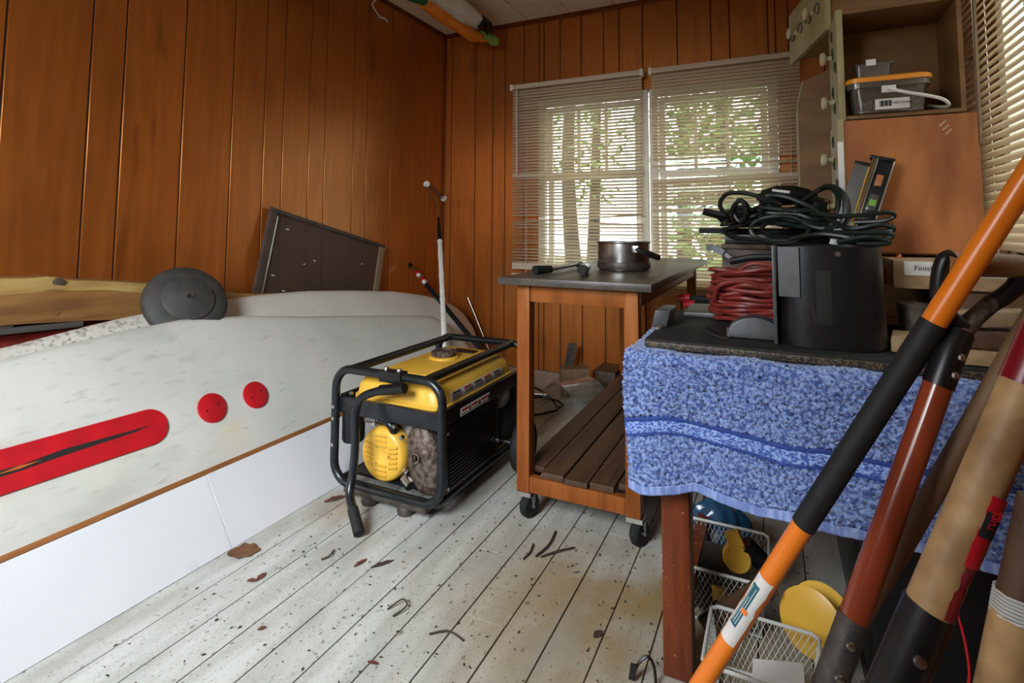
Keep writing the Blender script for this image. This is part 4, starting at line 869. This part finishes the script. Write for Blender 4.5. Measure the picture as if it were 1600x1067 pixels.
# spirit levels
lv = thing('spirit_level', 'grey spirit level with yellow stripe leaning on plywood drawer bottom', 'spirit level', (.19, 1.72, 1.0), 'spirit levels')
a0, a1 = V((.150, 1.705, 1.003)), V((.222, 1.755, 1.222)); t_ = (a1-a0).normalized(); xx = V((1, -.1, 0)); xx = (xx-t_*xx.dot(t_)).normalized(); nn_ = t_.cross(xx)
def lvbar(par, c0, c1, w0, w1, d0, d1, nm, M): return MB().obox((c0+c1)/2+xx*(w0+w1)/2+nn_*(d0+d1)/2, (c1-c0)/2, xx*(w1-w0)/2, nn_*(d1-d0)/2).build(nm, M, par, bevel=.001)
lvbar(lv, a0, a1, -.020, .014, -.012, .012, 'body', m_lvl); lvbar(lv, a0, a1, .0141, .0165, -.013, .013, 'yellow_stripe', m_yel); lvbar(lv, a1, a1+t_*.010, -.021, .0165, -.013, .013, 'end_cap', m_black)
lv2 = thing('spirit_level', 'black spirit level with bright edges and green vial beside the grey one', 'spirit level', (.25, 1.71, 1.0), 'spirit levels')
b0_, b1_ = V((.194, 1.705, 1.003)), V((.270, 1.757, 1.235))
lvbar(lv2, b0_, b1_, -.026, -.014, -.012, .012, 'back_flange', m_lvlbr); lvbar(lv2, b0_, b1_, -.0138, -.0115, -.014, .014, 'bright_edge', m_metal); lvbar(lv2, b0_, b1_, -.0113, .022, -.008, .008, 'web', m_black); lvbar(lv2, b0_, b1_, .0222, .026, -.014, .014, 'bright_edge', m_metal)
lvbar(lv2, b1_, b1_+t_*.008, -.032, .026, -.014, .014, 'end_cap', m_black)
ln = (b1_-b0_)
lvbar(lv2, b0_+ln*.70, b0_+ln*.83, -.004, .012, -.0105, .0105, 'hand_hole', m_ply); lvbar(lv2, b0_+ln*.42, b0_+ln*.60, -.006, .016, -.0105, .0105, 'vial_block', m_tub); lvbar(lv2, b0_+ln*.47, b0_+ln*.54, -.003, .013, -.012, .012, 'vial', m_lime)

# ------------------------------------------------------------------ drawers stacked on their sides
def drawer(nm, label, x0, x1, y0, y1, z0, z1, open_front, Mbot, knobs, loc=None):
    """face panel at x0 (faces -X), bottom panel either toward the camera (y0) or away (y1)"""
    d = thing(nm, label, 'drawer', ((x0+x1)/2, (y0+y1)/2, z0), 'loose drawers stacked on the table'); th = .011
    yb = (y1-.006, y1) if open_front else (y0, y0+.006)
    MB().box(x0+.016, x1, yb[0], yb[1], z0+.002, z1-.002).build('bottom', Mbot, d)
    ya, yc = (y0, y1-.0065) if open_front else (y0+.0065, y1)
    MB().box(x0+.018, x1, ya, yc, z1-th, z1).build('side', m_drawer, d, bevel=.0015); MB().box(x0+.018, x1, ya, yc, z0, z0+th).build('side', m_drawer, d, bevel=.0015)
    MB().box(x1-th, x1, ya+.0, yc, z0+th, z1-th).build('back', m_drawer, d)
    f = MB().box(x0, x0+.0175, y0-.006, y1+.012, z0-.004, z1+.004).build('face', m_drawerface, d, bevel=.003)
    for kz in knobs:
        p = V((x0, (y0+y1)/2, kz)); k_ = MB().lathe([(.008, 0), (.007, .012), (.010, .017), (.019, .022), (.021, .029), (.016, .035), (0, .037)], p, (-1, 0, 0), 20).build('knob', m_knob, f)
    rn = random.Random(int(z0*100))
    for q in range(5):
        zz = z0+(z1-z0)*(.14+.72*q/4); yy = (y0+y1)/2-.02+.05*math.sin(q*2.2)
        s = MB().tube(spline([(x0-.001, yy+.02*math.cos(a)*(1-.12*k), zz+.026*math.sin(a)*(1-.1*k)) for k, a in enumerate([.8*j for j in range(7)])], 4), .0028, 5).build('scroll_stencil', m_stencil, f)
    return d
D1 = drawer('drawer', 'drawer on its side showing red-brown plywood bottom to the room', .168, .490, 1.80, 1.985, .985, 1.362, False, m_ply, (1.26, 1.12))
D2 = drawer('drawer', 'open drawer on its side holding the orange-lidded tub', .176, .470, 1.815, 2.02, 1.3665, 1.690, True, m_drawer, (1.58, 1.44))
for k in range(3): MB().obox((.425-.006*k, 1.7996, 1.312+.012*k), (.007, 0, .007), (0, .0003, 0), (-.0004, 0, .0008)).build('scratch', m_paper, D1)
MB().box(.1675, .182, 1.7925, 1.7938, 1.10, 1.30).build('worn_edge', m_paper, D1)
# top drawer lying flat, turned
d3 = thing('drawer', 'drawer lying flat on top of the stack, turned toward the window', 'drawer', (.36, 2.15, 1.70), 'loose drawers stacked on the table')
o3 = V((.163, 1.985, 1.705)); f3 = V((-.10, .40, 0)).normalized(); g3 = V((f3.y, -f3.x, 0)); zz3 = V((0, 0, 1))
def d3box(u0, u1, v0, v1, z0, z1, nm, M, par, bev=.002): return MB().obox(o3+f3*(u0+u1)/2+g3*(v0+v1)/2+zz3*(z0+z1)/2, f3*(u1-u0)/2, g3*(v1-v0)/2, zz3*(z1-z0)/2).build(nm, M, par, bevel=bev)
m_d3 = mat('yellowish_ply', (.36, .215, .035), (.27, .15, .022), rough=.55, scale=4, stretch=(1, 6, 1))
d3box(.01, .37, .019, .34, .010, .016, 'bottom', m_d3, d3, 0)
for u in (.010, .360): d3box(u, u+.011, .019, .34, .0165, .16, 'side', m_drawer, d3)
d3box(.0215, .3595, .329, .34, .0165, .16, 'back', m_drawer, d3)
f_3 = d3box(-.005, .385, 0, .0185, -.012, .185, 'face', m_drawerface, d3, .003)
for u in (.10, .29): MB().lathe([(.008, 0), (.007, .012), (.019, .022), (.021, .029), (0, .037)], o3+f3*u+zz3*.085, -g3, 18).build('knob', m_knob, f_3)
for q in range(4):
    c = o3+f3*(.06+.09*q)-g3*.001+zz3*.08
    MB().tube(spline([c+f3*.03*math.cos(a)*(1-.1*k)+zz3*.03*math.sin(a)*(1-.1*k) for k, a in enumerate([.8*j for j in range(7)])], 4), .0028, 5).build('scroll_stencil', m_stencil, f_3)
# drawer carcass behind, with clipped corner
d4 = thing('drawer_carcass', 'tall brown wooden drawer box with clipped corner behind the stack', 'drawer box', (.17, 2.55, TZ), None)
MB().extrude([(.092, 2.36, TZ+.001), (.092, 2.36, 1.535), (.112, 2.36, 1.625), (.30, 2.36, 1.700), (.30, 2.36, TZ+.001)], (0, .012, 0)).build('front_panel', m_drawer, d4)
MB().box(.0925, .104, 2.3725, 2.60, TZ+.001, 1.53).build('side', m_drawer, d4); MB().box(.288, .30, 2.3725, 2.60, TZ+.001, 1.53).build('side', m_drawer, d4)
MB().box(.104, .288, 2.588, 2.60, TZ+.001, 1.53).build('back', m_drawer, d4); MB().box(.30, .45, 2.36, 2.372, TZ+.001, 1.70).build('front_panel', m_drawer, d4)
MB().tube([(.091, 2.359, TZ+.01), (.091, 2.359, 1.535), (.111, 2.359, 1.625)], .002, 5).build('pale_edge', m_knob, d4)
# base boxes supporting the drawers
cb = thing('cardboard_box', 'low beige cardboard box with printed top under the plywood drawer', 'box', (.37, 1.78, TZ))
MB().box(.262, .545, 1.640, 2.02, .905, .975).build('carton', m_conc, cb, bevel=.003)
MB().box(.285, .48, 1.6385, 1.6395, .938, .972).build('white_label', m_paper, cb)
text_mesh('Finish', .018, m_ink, 'print', cb, (.305, 1.6382, .950), (1, 0, 0), (0, 0, 1))
single('wooden_block', MB().box(.365, .55, 1.66, 2.00, TZ+.016, .903), m_brownpole, 'thick wooden block holding up the beige cardboard box', 'block', bevel=.004)
single('chipboard_offcut', MB().extrude([(.225, 1.47, Z1+.024), (.315, 1.395, Z1+.024), (.43, 1.395, Z1+.024), (.43, 1.60, Z1+.024), (.25, 1.60, Z1+.024)], (0, 0, .028)), m_conc, 'chipboard offcut lying on the black panel right of the bin', 'offcut', bevel=.002)
single('wooden_batten', MB().beam((.30, 1.42, .865), (.56, 1.50, .878), .05, .03), m_oldwood, 'short pale wooden batten at right end of the table', 'batten', bevel=.003)
single('batten_block', MB().box(.33, .54, 1.41, 1.52, Z1+.055, .846), m_cartdk, 'dark block under the pale batten', 'block', bevel=.003)
tc = thing('paint_tin', 'small rusty galvanised tin between bin and cardboard box', 'tin', (.305, 1.66, Z1))
MB().lathe([(.029, .069), (.031, .071), (.035, .150), (.037, .155), (.037, .158), (.033, .158), (.029, .076), (0, .076)], (.305, 1.66, Z1-.046), n=24).build('body', m_tin, tc)
single('lath', MB().beam((.484, 1.775, 1.27), (.491, 1.785, 1.95), .012, .006, (1, 0, 0)), m_oldwood, 'thin pale wooden lath upright beside the right blind', 'lath', bevel=.001)
single('wall_hook', MB().tube(spline([(XR-.002, 2.26, 1.62), (XR-.03, 2.26, 1.62), (XR-.045, 2.25, 1.60), (XR-.04, 2.25, 1.57), (XR-.02, 2.25, 1.565)]), .006, 8), m_wplast, 'small white hook on the right wall behind drawers', 'hook')
# tub with orange lid
tb = thing('plastic_tub', 'clear plastic tub of nails with orange lid and white handle', 'tub', (.295, 1.86, 1.364))
def rr(x0, x1, y0, y1, z, r, n=5):
    pts = []
    for cx, cy, a0 in ((x1-r, y1-r, 0), (x0+r, y1-r, 90), (x0+r, y0+r, 180), (x1-r, y0+r, 270)):
        for k in range(n+1): a = R(a0+90*k/n); pts.append(V((cx+r*math.cos(a), cy+r*math.sin(a), z)))
    return pts
TZ0 = 1.3785; tx0, tx1, ty0, ty1 = .205, .388, 1.795, 1.93
tube_out = [rr(tx0+.012, tx1-.010, ty0+.01, ty1-.01, TZ0, .02), rr(tx0, tx1, ty0, ty1, TZ0+.086, .024)]
tin_ = [rr(tx0+.003, tx1-.003, ty0+.003, ty1-.003, TZ0+.086, .022), rr(tx0+.015, tx1-.013, ty0+.013, ty1-.013, TZ0+.003, .018)]
MB().loft(tube_out+tin_).build('tub', m_tub, tb, ang=50)
MB().loft([rr(tx0-.007, tx1+.007, ty0-.007, ty1+.007, TZ0+.070, .026), rr(tx0-.007, tx1+.007, ty0-.007, ty1+.007, TZ0+.086, .026), rr(tx0, tx1, ty0, ty1, TZ0+.086, .024), rr(tx0, tx1, ty0, ty1, TZ0+.070, .024), rr(tx0-.007, tx1+.007, ty0-.007, ty1+.007, TZ0+.070, .026)], cap=False).build('rim_skirt', m_tub, tb)
MB().loft([rr(tx0-.010, tx1+.010, ty0-.010, ty1+.010, TZ0+.0865, .028), rr(tx0-.010, tx1+.010, ty0-.010, ty1+.010, TZ0+.098, .028), rr(tx0-.004, tx1+.004, ty0-.004, ty1+.004, TZ0+.102, .025)]).build('lid', m_lid, tb, ang=50)
MB().box(.278, .312, ty0-.010, ty0-.002, TZ0+.052, TZ0+.072).build('handle_lug', m_wplast, tb, bevel=.002)
MB().tube(spline([(.293, ty0-.012, TZ0+.062), (.33, ty0-.016, TZ0+.047), (.37, ty0-.020, TZ0+.034), (.408, ty0-.020, TZ0+.020), (.425, ty0-.010, TZ0+.006), (.424, ty0+.03, TZ0+.006), (.41, ty1-.01, TZ0+.03)], 6), .0046, 8).build('handle', m_wplast, tb)
lb2 = MB().obox((.303, ty0+.0035, TZ0+.022), (.040, 0, 0), (0, .0006, 0), (0, -.0022, .0145)).build('label', m_paper, tb)
for k in range(9): MB().obox((.274+k*.0032, ty0+.0022, TZ0+.024), (.0006+.0005*(k % 3), 0, 0), (0, .0004, 0), (0, -.0012, .008)).build('barcode_bar', m_ink, lb2)
text_mesh('H#214-664', .0095, m_ink, 'print', lb2, (.304, ty0+.0018, TZ0+.021), (1, 0, 0), (0, -.15, 1), .0002)
nb = MB()
for k in range(60):
    c = V((random.uniform(.235, .362), random.uniform(1.82, 1.905), TZ0+random.uniform(.008, .045))); d = V((random.gauss(0, 1), random.gauss(0, 1), random.gauss(0, .35))).normalized()*random.uniform(.012, .028); nb.tube([c-d, c+d], .0013, 4)
nl = nb.build('nails', m_metal, tb); nl['kind'] = 'stuff'
sbx = thing('clear_box', 'small clear plastic box with white tag on the orange lid', 'box', (.275, 1.88, TZ0+.103))
MB().loft([rr(.232, .308, 1.850, 1.905, TZ0+.1025, .004), rr(.230, .312, 1.848, 1.907, TZ0+.150, .004), rr(.232, .310, 1.850, 1.905, TZ0+.150, .004), rr(.234, .306, 1.852, 1.903, TZ0+.105, .004)]).build('box', m_clear, sbx)
MB().box(.226, .322, 1.846, 1.909, TZ0+.1505, TZ0+.154).build('lid', m_clear, sbx); MB().box(.252, .276, 1.845, 1.8465, TZ0+.148, TZ0+.166).build('tag', m_paper, sbx)

# ------------------------------------------------------------------ long handled tools in the foreground
def line(a, b):
    a, b = V(a), V(b); return lambda z: a+(b-a)*((z-a.z)/(b.z-a.z))
def seg(par, L, z0, z1, r0, r1, nm, M, n=18): return MB().tube([L(z0), L(z1)], [r0, r1], n).build(nm, M, par)
def wrapdecal(par, L, z0, z1, r, a0, a1, nm, M, off=.0006, nu=10, nv=10, jag=0):
    t = (L(1)-L(0)).normalized(); u = V((0, -1, 0)); u = (u-t*u.dot(t)).normalized(); w = t.cross(u); rn = random.Random(5)
    J = [rn.uniform(-jag, jag) for _ in range(nv+1)]
    def fn(p, q):
        j = J[int(round(q*nv))]*(1 if p > .5 else -1)*(1 if p in (0, 1) else 0); a = R(a0+(a1-a0)*p+j)
        return L(z0+(z1-z0)*q)+(u*math.cos(a)+w*math.sin(a))*(r+off)
    return MB().sheet(fn, nu, nv, .0004).build(nm, M, par)
# orange fibreglass handle
LO = line((-.118, 1.12, .256), (.325, 1.022, 1.119))
og = thing('orange_handled_tool', 'long orange fibreglass handle with black foam grip leaning to the right', 'garden tool', LO(0))
seg(og, LO, .16, .557, .0172, .0172, 'lower_shaft', m_orange); seg(og, LO, .545, .908, .0192, .0192, 'foam_grip', m_foam); seg(og, LO, .896, 1.49, .0172, .0172, 'upper_shaft', m_orange)
seg(og, LO, .03, .18, .016, .020, 'ferrule', m_dkmetal)
tq = (LO(1)-LO(0)).normalized()
MB().obox(LO(.06)-tq*.0+V((0, 0, -.03)), (.07, .01, .0), (0, .006, 0), (.0, 0, .028)).build('blade', m_dkmetal, og, bevel=.003)
stk = wrapdecal(og, LO, .305, .437, .0172, -78, 22, 'sticker', m_paper, jag=7)
wrapdecal(og, LO, .337, .420, .0178, -66, -22, 'teal_print', m_teal)
for k in range(3): wrapdecal(og, LO, .342, .415-.02*(k % 2), .0183, -60+13*k, -57+13*k, 'print_line', m_paper, nu=2, nv=12)
wrapdecal(og, LO, .366, .374, .0186, -42, -10, 'orange_mark', m_orange, nu=4, nv=3)
# D-handle shovel
LD = line((.058, .973, .387), (.220, 1.039, .826))
ds = thing('d_handle_shovel', 'shovel with varnished red-brown shaft and wooden D grip in black frame', 'shovel', LD(0))
seg(ds, LD, .465, .835, .0195, .0190, 'wooden_shaft', m_redwood, 24)
so = seg(ds, LD, .13, .475, .0235, .0208, 'lower_socket', m_dkmetal, 20)
for z in (.445, .40): MB().lathe([(.0065, 0), (.005, .003), (0, .004)], LD(z)+V((.004, -.0205, .002)), (.15, -1, .1), 10).build('rivet', m_metal, so)
MB().sheet(lambda u, v: LD(.15-.13*v)+V((.09*(2*u-1)*(1-.3*v*v), .03*(2*u-1)**2-.02, -.01*v)), 10, 8, .003).build('blade', m_dkmetal, ds)
tD = (LD(1)-LD(0)).normalized(); pT = LD(.826)
so2 = MB().tube([pT-tD*.012, pT+tD*.04, V((.251, 1.06, .892))], [.0205, .0205, .0185], 20).build('upper_socket', m_black, ds)
for q in (.012, .040): MB().lathe([(.0055, 0), (.004, .003), (0, .0035)], pT+tD*q+V((.010, -.018, -.002)), (.5, -1, 0), 10).build('rivet', m_metal, so2)
fork = V((.258, 1.063, .900))
MB().tube(spline([V((.249, 1.059, .889)), V((.272, 1.074, .913)), V((.300, 1.090, .938))], 6), [.014]*6+[.013]*7, 12).build('bent_neck', m_rust, ds)
MB().tube(spline([V((.298, 1.089, .936)), V((.325, 1.10, .955)), V((.342, 1.108, .978)), V((.350, 1.110, 1.005)), V((.352, 1.11, 1.012))], 6), .0130, 12).build('d_frame_arm', m_black, ds)
MB().tube(spline([fork, V((.238, 1.060, .918)), V((.228, 1.056, .945)), V((.229, 1.055, .975)), V((.236, 1.055, 1.002)), V((.246, 1.058, 1.008))], 6), .0125, 12).build('d_frame_arm', m_black, ds)
MB().tube([(.234, 1.055, .998), (.29, 1.082, .996), (.353, 1.11, .994)], [.0175, .0190, .0178], 16).build('wooden_grip', m_slab, ds)
# ash handle with red tag
LA = line((.117, .703, .634), (.224, .734, .894))
ah = thing('ash_handled_tool', 'weathered pale wooden handle with red collar and red tag in foreground', 'garden tool', LA(0))
seg(ah, LA, .655, .905, .0205, .0200, 'wooden_shaft', m_ash, 24); s3 = seg(ah, LA, .10, .668, .0245, .0222, 'socket', m_black, 20); seg(ah, LA, .893, 1.0, .0212, .0205, 'red_collar', m_redcol, 20); seg(ah, LA, 1.0, 1.75, .018, .018, 'upper_shaft', m_ash)
MB().sheet(lambda u, v: LA(.12-.11*v)+V((.085*(2*u-1)*(1-.3*v*v), .03*(2*u-1)**2-.02, 0)), 10, 8, .003).build('blade', m_dkmetal, ah)
for z in (.628, .590): MB().lathe([(.006, 0), (.005, .003), (0, .004)], LA(z)+V((.002, -.0222, 0)), (.1, -1, .1), 10).build('rivet', m_metal, s3)
tg = wrapdecal(ah, LA, .722, .790, .0204, 10, 52, 'red_tag', m_redtag, off=.0022, jag=4)
wrapdecal(ah, LA, .752, .776, .0232, 8, 44, 'black_oval', m_ink, off=.0012)
tA = (LA(1)-LA(0)).normalized(); oA = LA(.756)+V((.014, -.0232, .004)); 
text_mesh('rugg', .011, m_redtag, 'print', tg, oA+V((.0, -.001, 0)), tA, V((-.9, -.3, .3)), .0003)
wrapdecal(ah, LA, .670, .722, .0204, 18, 40, 'tag_tail', m_redcol, off=.0016, jag=5)
MB().tube(spline([LA(.675)+V((.017, -.012, 0)), LA(.665)+V((.026, -.012, -.015)), LA(.655)+V((.032, -.012, -.035)), LA(.645)+V((.029, -.012, -.055))], 5), .0012, 6).build('ribbon', m_redtag, ah)
MB().lathe([(0, -.004), (.004, 0), (0, .004)], LA(.645)+V((.029, -.012, -.056)), n=8).build('ribbon_end', m_redtag, ah)
# brown pole behind, and twine-wrapped handle
LB = line((.323, 1.061, .889), (.195, 1.077, .607)); bp = thing('brown_pole', 'plain brown wooden pole leaning behind the pale handle', 'pole', LB(0)); seg(bp, LB, 0.004, 1.33, .0150, .0150, 'shaft', m_brownpole)
LR = line((.198, .68, .719), (.183, .678, .648)); tr = thing('twine_wrapped_handle', 'pale wooden handle bound with white twine at far right bottom', 'garden tool', LR(0)); seg(tr, LR, .03, .694, .0215, .0205, 'shaft', m_ash, 20)
tw_ = MB(); tw_.tube([LR(.694+.022*q/70)+V((.0205*math.cos(q*.63), .0205*math.sin(q*.63), 0)) for q in range(71)], .0013, 5); tw_.build('twine', m_wire, tr); seg(tr, LR, .69, .80, .0185, .0170, 'neck', m_cartdk)

# ------------------------------------------------------------------ under the table
def basket(label, x0, x1, y0, y1, h, flare=.02):
    b = thing('wire_basket', label, 'basket', ((x0+x1)/2, (y0+y1)/2, .003), 'wire baskets under the table')
    tp = [V((x0-flare, y0-flare, h)), V((x1+flare, y0-flare, h)), V((x1+flare, y1+flare, h)), V((x0-flare, y1+flare, h))]; bt = [V((x0, y0, .006)), V((x1, y0, .006)), V((x1, y1, .006)), V((x0, y1, .006))]
    MB().tube(sum([[a+(c-a)*t for t in (0.06, .5, .94)] for a, c in zip(tp, tp[1:]+tp[:1])], []), .0042, 8, closed=True).build('rim', m_wire, b)
    MB().tube(bt, .003, 6, closed=True).build('base_wire', m_wire, b)
    g = MB()
    for k in range(4):
        A, Bq, C_, D_ = bt[k], bt[(k+1) % 4], tp[(k+1) % 4], tp[k]; n = max(6, int((Bq-A).length/.011)); sh = int(h/.022)
        P = lambda u, v: (A+(Bq-A)*u)*(1-v)+(D_+(C_-D_)*u)*v
        for i in range(-sh, n+1):
            for s in (1, -1):
                u0, u1 = (i/n, (i+sh)/n) if s == 1 else ((i+sh)/n, i/n); v0, v1 = 0.0, 1.0
                def clip(u0, v0, u1, v1):
                    if u0 < 0: v0 += (v1-v0)*(0-u0)/(u1-u0); u0 = 0
                    elif u0 > 1: v0 += (v1-v0)*(1-u0)/(u1-u0); u0 = 1
                    return u0, v0
                if max(u0, u1) <= 0 or min(u0, u1) >= 1: continue
                U0, V0 = clip(u0, v0, u1, v1); U1, V1 = clip(u1, v1, u0, v0); g.tube([P(U0, V0), P(U1, V1)], .0008, 3, cap=False)
    n = 10
    for i in range(1, n): g.tube([bt[0]+(bt[1]-bt[0])*i/n, bt[3]+(bt[2]-bt[3])*i/n], .0009, 3)
    o = g.build('wire_mesh', m_wire, b, smooth=False); o['kind'] = 'stuff'; return b
basket('white wire mesh basket under table, the nearer one', -.145, .045, 1.30, 1.46, .125)
basket('white wire mesh basket under table, behind the leg', -.285, -.06, 1.60, 1.82, .145)
spl = thing('yellow_spool', 'yellow plastic spool leaning against the nearer wire basket', 'spool', (.06, 1.56, .0)); sc_, sa_ = V((.055, 1.555, .105)), V((-.45, -1, .25)).normalized()
MB().lathe([(.010, 0), (.072, .002), (.074, .006), (.068, .009), (.010, .008)], sc_, sa_, 36).build('flange', m_yel, spl); MB().lathe([(.010, -.07), (.072, -.068), (.074, -.064), (.010, -.063)], sc_, sa_, 36).build('flange', m_yel, spl)
MB().lathe([(.03, -.064), (.03, 0)], sc_, sa_, 20).build('core', m_yel, spl); MB().lathe([(0, .0085), (.011, .0085), (.011, .010), (0, .010)], sc_+V((.020, .0, .008)), sa_, 14).build('hole', m_darkslot, spl)
yt = thing('yellow_tape_measure', 'yellow and black tape measure in the basket behind the leg', 'tape measure', (-.12, 1.70, .09))
MB().lathe([(0, -.02), (.034, -.02), (.038, -.012), (.038, .012), (.034, .02), (0, .02)], (-.12, 1.70, .135), (.1, -1, .2), 20).build('case', m_yel, yt); MB().obox((-.125, 1.695, .185), (.018, 0, .008), (0, .010, 0), (-.008, 0, .018)).build('tongue', m_yel, yt); MB().tube([(-.10, 1.71, .17), (-.06, 1.72, .13)], .026, 12).build('side_grip', m_black, yt)
bx = thing('black_tool_box', 'small black tool case with yellow corner in the basket', 'case', (-.19, 1.70, .01)); MB().box(-.265, -.15, 1.63, 1.77, .012, .125).build('case', m_black, bx, bevel=.008); MB().box(-.18, -.145, 1.622, 1.64, .05, .085).build('yellow_corner', m_yel, bx, bevel=.003)
def bagf(u, v):
    a = 2*math.pi*u; t = math.pi*v; r = 1+.14*math.sin(5*a+3*v)+.10*math.sin(9*a-7*v)
    return V((-.19+.085*r*math.cos(a)*math.sin(t), 1.95+.07*r*math.sin(a)*math.sin(t), .085-.083*math.cos(t)*(1+.06*math.sin(6*a))))
single('plastic_bag', MB().sheet(bagf, 40, 16), m_bag, 'crumpled dark blue plastic bag on floor behind table leg', 'bag')
single('dark_stick', MB().beam((-.185, 1.485, .060), (-.03, 1.55, .175), .014, .055), m_cartdk, 'dark wooden stick lying tilted between the two wire baskets', 'stick', bevel=.003)
single('cardboard_scrap', MB().obox((-.02, 1.36, .10), (.05, 0, .012), (0, .03, 0), (0, .0, .004)), m_paper, 'pale cardboard scrap in the nearer wire basket', 'cardboard')
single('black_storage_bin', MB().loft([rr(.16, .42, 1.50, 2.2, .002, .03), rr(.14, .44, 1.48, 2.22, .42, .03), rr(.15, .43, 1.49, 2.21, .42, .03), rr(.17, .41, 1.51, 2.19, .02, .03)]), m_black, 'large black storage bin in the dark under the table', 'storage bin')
hw_ = thing('wire_hoop', 'bent black wire hoop on floor beside the table leg', 'wire hoop', (-.30, 1.34, 0)); MB().tube(spline([(-.325, 1.33, .006), (-.315, 1.335, .035), (-.295, 1.345, .052), (-.280, 1.345, .035), (-.274, 1.335, .006)]), .0035, 6).build('hoop', m_black, hw_); MB().obox((-.325, 1.325, .022), (.007, 0, 0), (0, .002, 0), (.003, 0, .018)).build('plate', m_black, hw_)

# ------------------------------------------------------------------ leaves and litter on the floor
def leaf(x, y, l, w, a, M, label, curl=.2):
    ca, sa = math.cos(R(a)), math.sin(R(a))
    def fn(u, v):
        p = (2*u-1)*l/2; ww = w/2*max(.03, math.sin(math.pi*min(.98, max(.02, u))))**.7*(1+.12*math.sin(u*19)); q = (2*v-1)*ww
        return (x+p*ca-q*sa, y+p*sa+q*ca, .0022+curl*(q*q)/w+abs(p)**2*curl*1.5)
    single('dead_leaf', MB().sheet(fn, 14, 6, .0008), M, label, 'leaf', 'dead leaves on the floor')
leaf(-1.572, 1.268, .098, .080, 38, m_leaf, 'large brown dead leaf at foot of the white panel')
leaf(-1.555, 1.655, .085, .030, 62, m_redleaf, 'dark curled leaf by the panel near generator', .5)
leaf(-1.13, 1.414, .075, .016, 58, m_twig, 'narrow blackish pod-like leaf on the open floor', .6)
leaf(-1.195, 1.389, .050, .014, 80, m_redleaf, 'small reddish leaf left of the blackish one', .6)
leaf(-1.415, 1.205, .040, .016, 100, m_redleaf, 'small reddish leaf right of the large brown leaf', .6); leaf(-1.425, 1.180, .028, .016, 20, m_redleaf, 'tiny reddish leaf scrap below the small one', .6)
leaf(-1.235, 1.06, .022, .012, 60, m_redleaf, 'tiny reddish flake on a board seam', .5); leaf(-.90, 1.10, .030, .010, 10, m_redleaf, 'small red flake in front middle of floor', .6)
leaf(-.44, 1.43, .035, .02, 70, m_twig, 'dark leaf scrap on the yellow-tinted boards', .5); leaf(-.46, 1.08, .020, .014, 40, m_redleaf, 'round reddish flake nearest the camera', .5); leaf(-.43, 1.085, .022, .016, 80, m_leaf, 'round brown flake nearest the camera', .5)
def twig(pts, r, label): single('twig', MB().tube(spline([(x, y, z+r) for x, y, z in pts], 5), r, 5), m_twig, label, 'twig', 'twigs on the floor')
twig([(-.715, 1.66, .001), (-.70, 1.73, .004), (-.71, 1.82, .002)], .0032, 'straight dark twig on yellow-tinted boards before the cart'); twig([(-.70, 1.665, .001), (-.655, 1.715, .006), (-.62, 1.76, .001)], .0030, 'forked dark twig right of the straight one'); twig([(-.745, 1.63, .001), (-.74, 1.67, .003), (-.75, 1.72, .001)], .0028, 'short dark twig left of the straight one')
twig([(-1.315, 1.345, .001), (-1.30, 1.365, .006), (-1.315, 1.40, .002)], .0026, 'small bent twig between leaves and generator grip'); twig([(-.83, 1.235, .001), (-.79, 1.262, .004), (-.74, 1.255, .001)], .0024, 'thin brown twig in the middle of the floor'); twig([(-.985, 1.26, .001), (-.965, 1.30, .010), (-.94, 1.285, .008), (-.955, 1.245, .001)], .0022, 'curled thin twig on a wide board seam')
lit = MB(); rn = random.Random(9)
for k in range(1500):
    x, y = rn.uniform(-1.55, .1), rn.uniform(.55, 2.6)
    if rn.random() > .30+.6*math.exp(-((x+.6)**2+(y-1.7)**2)/.25): continue
    a = rn.uniform(0, 3.14); l = rn.uniform(.0015, .0075); w = l*rn.uniform(.25, .6); d = V((math.cos(a), math.sin(a), 0)); e = V((-d.y, d.x, 0)); c = V((x, y, .0012))
    lit.add([c-d*l, c+e*w+V((0, 0, .0015)), c+d*l, c-e*w], [(0, 1, 2, 3)])
o = lit.build('floor_litter', m_twig, None, smooth=False); tag(o, 'fine leaf crumbs and dirt scattered over the white floor', 'litter', kind='stuff')
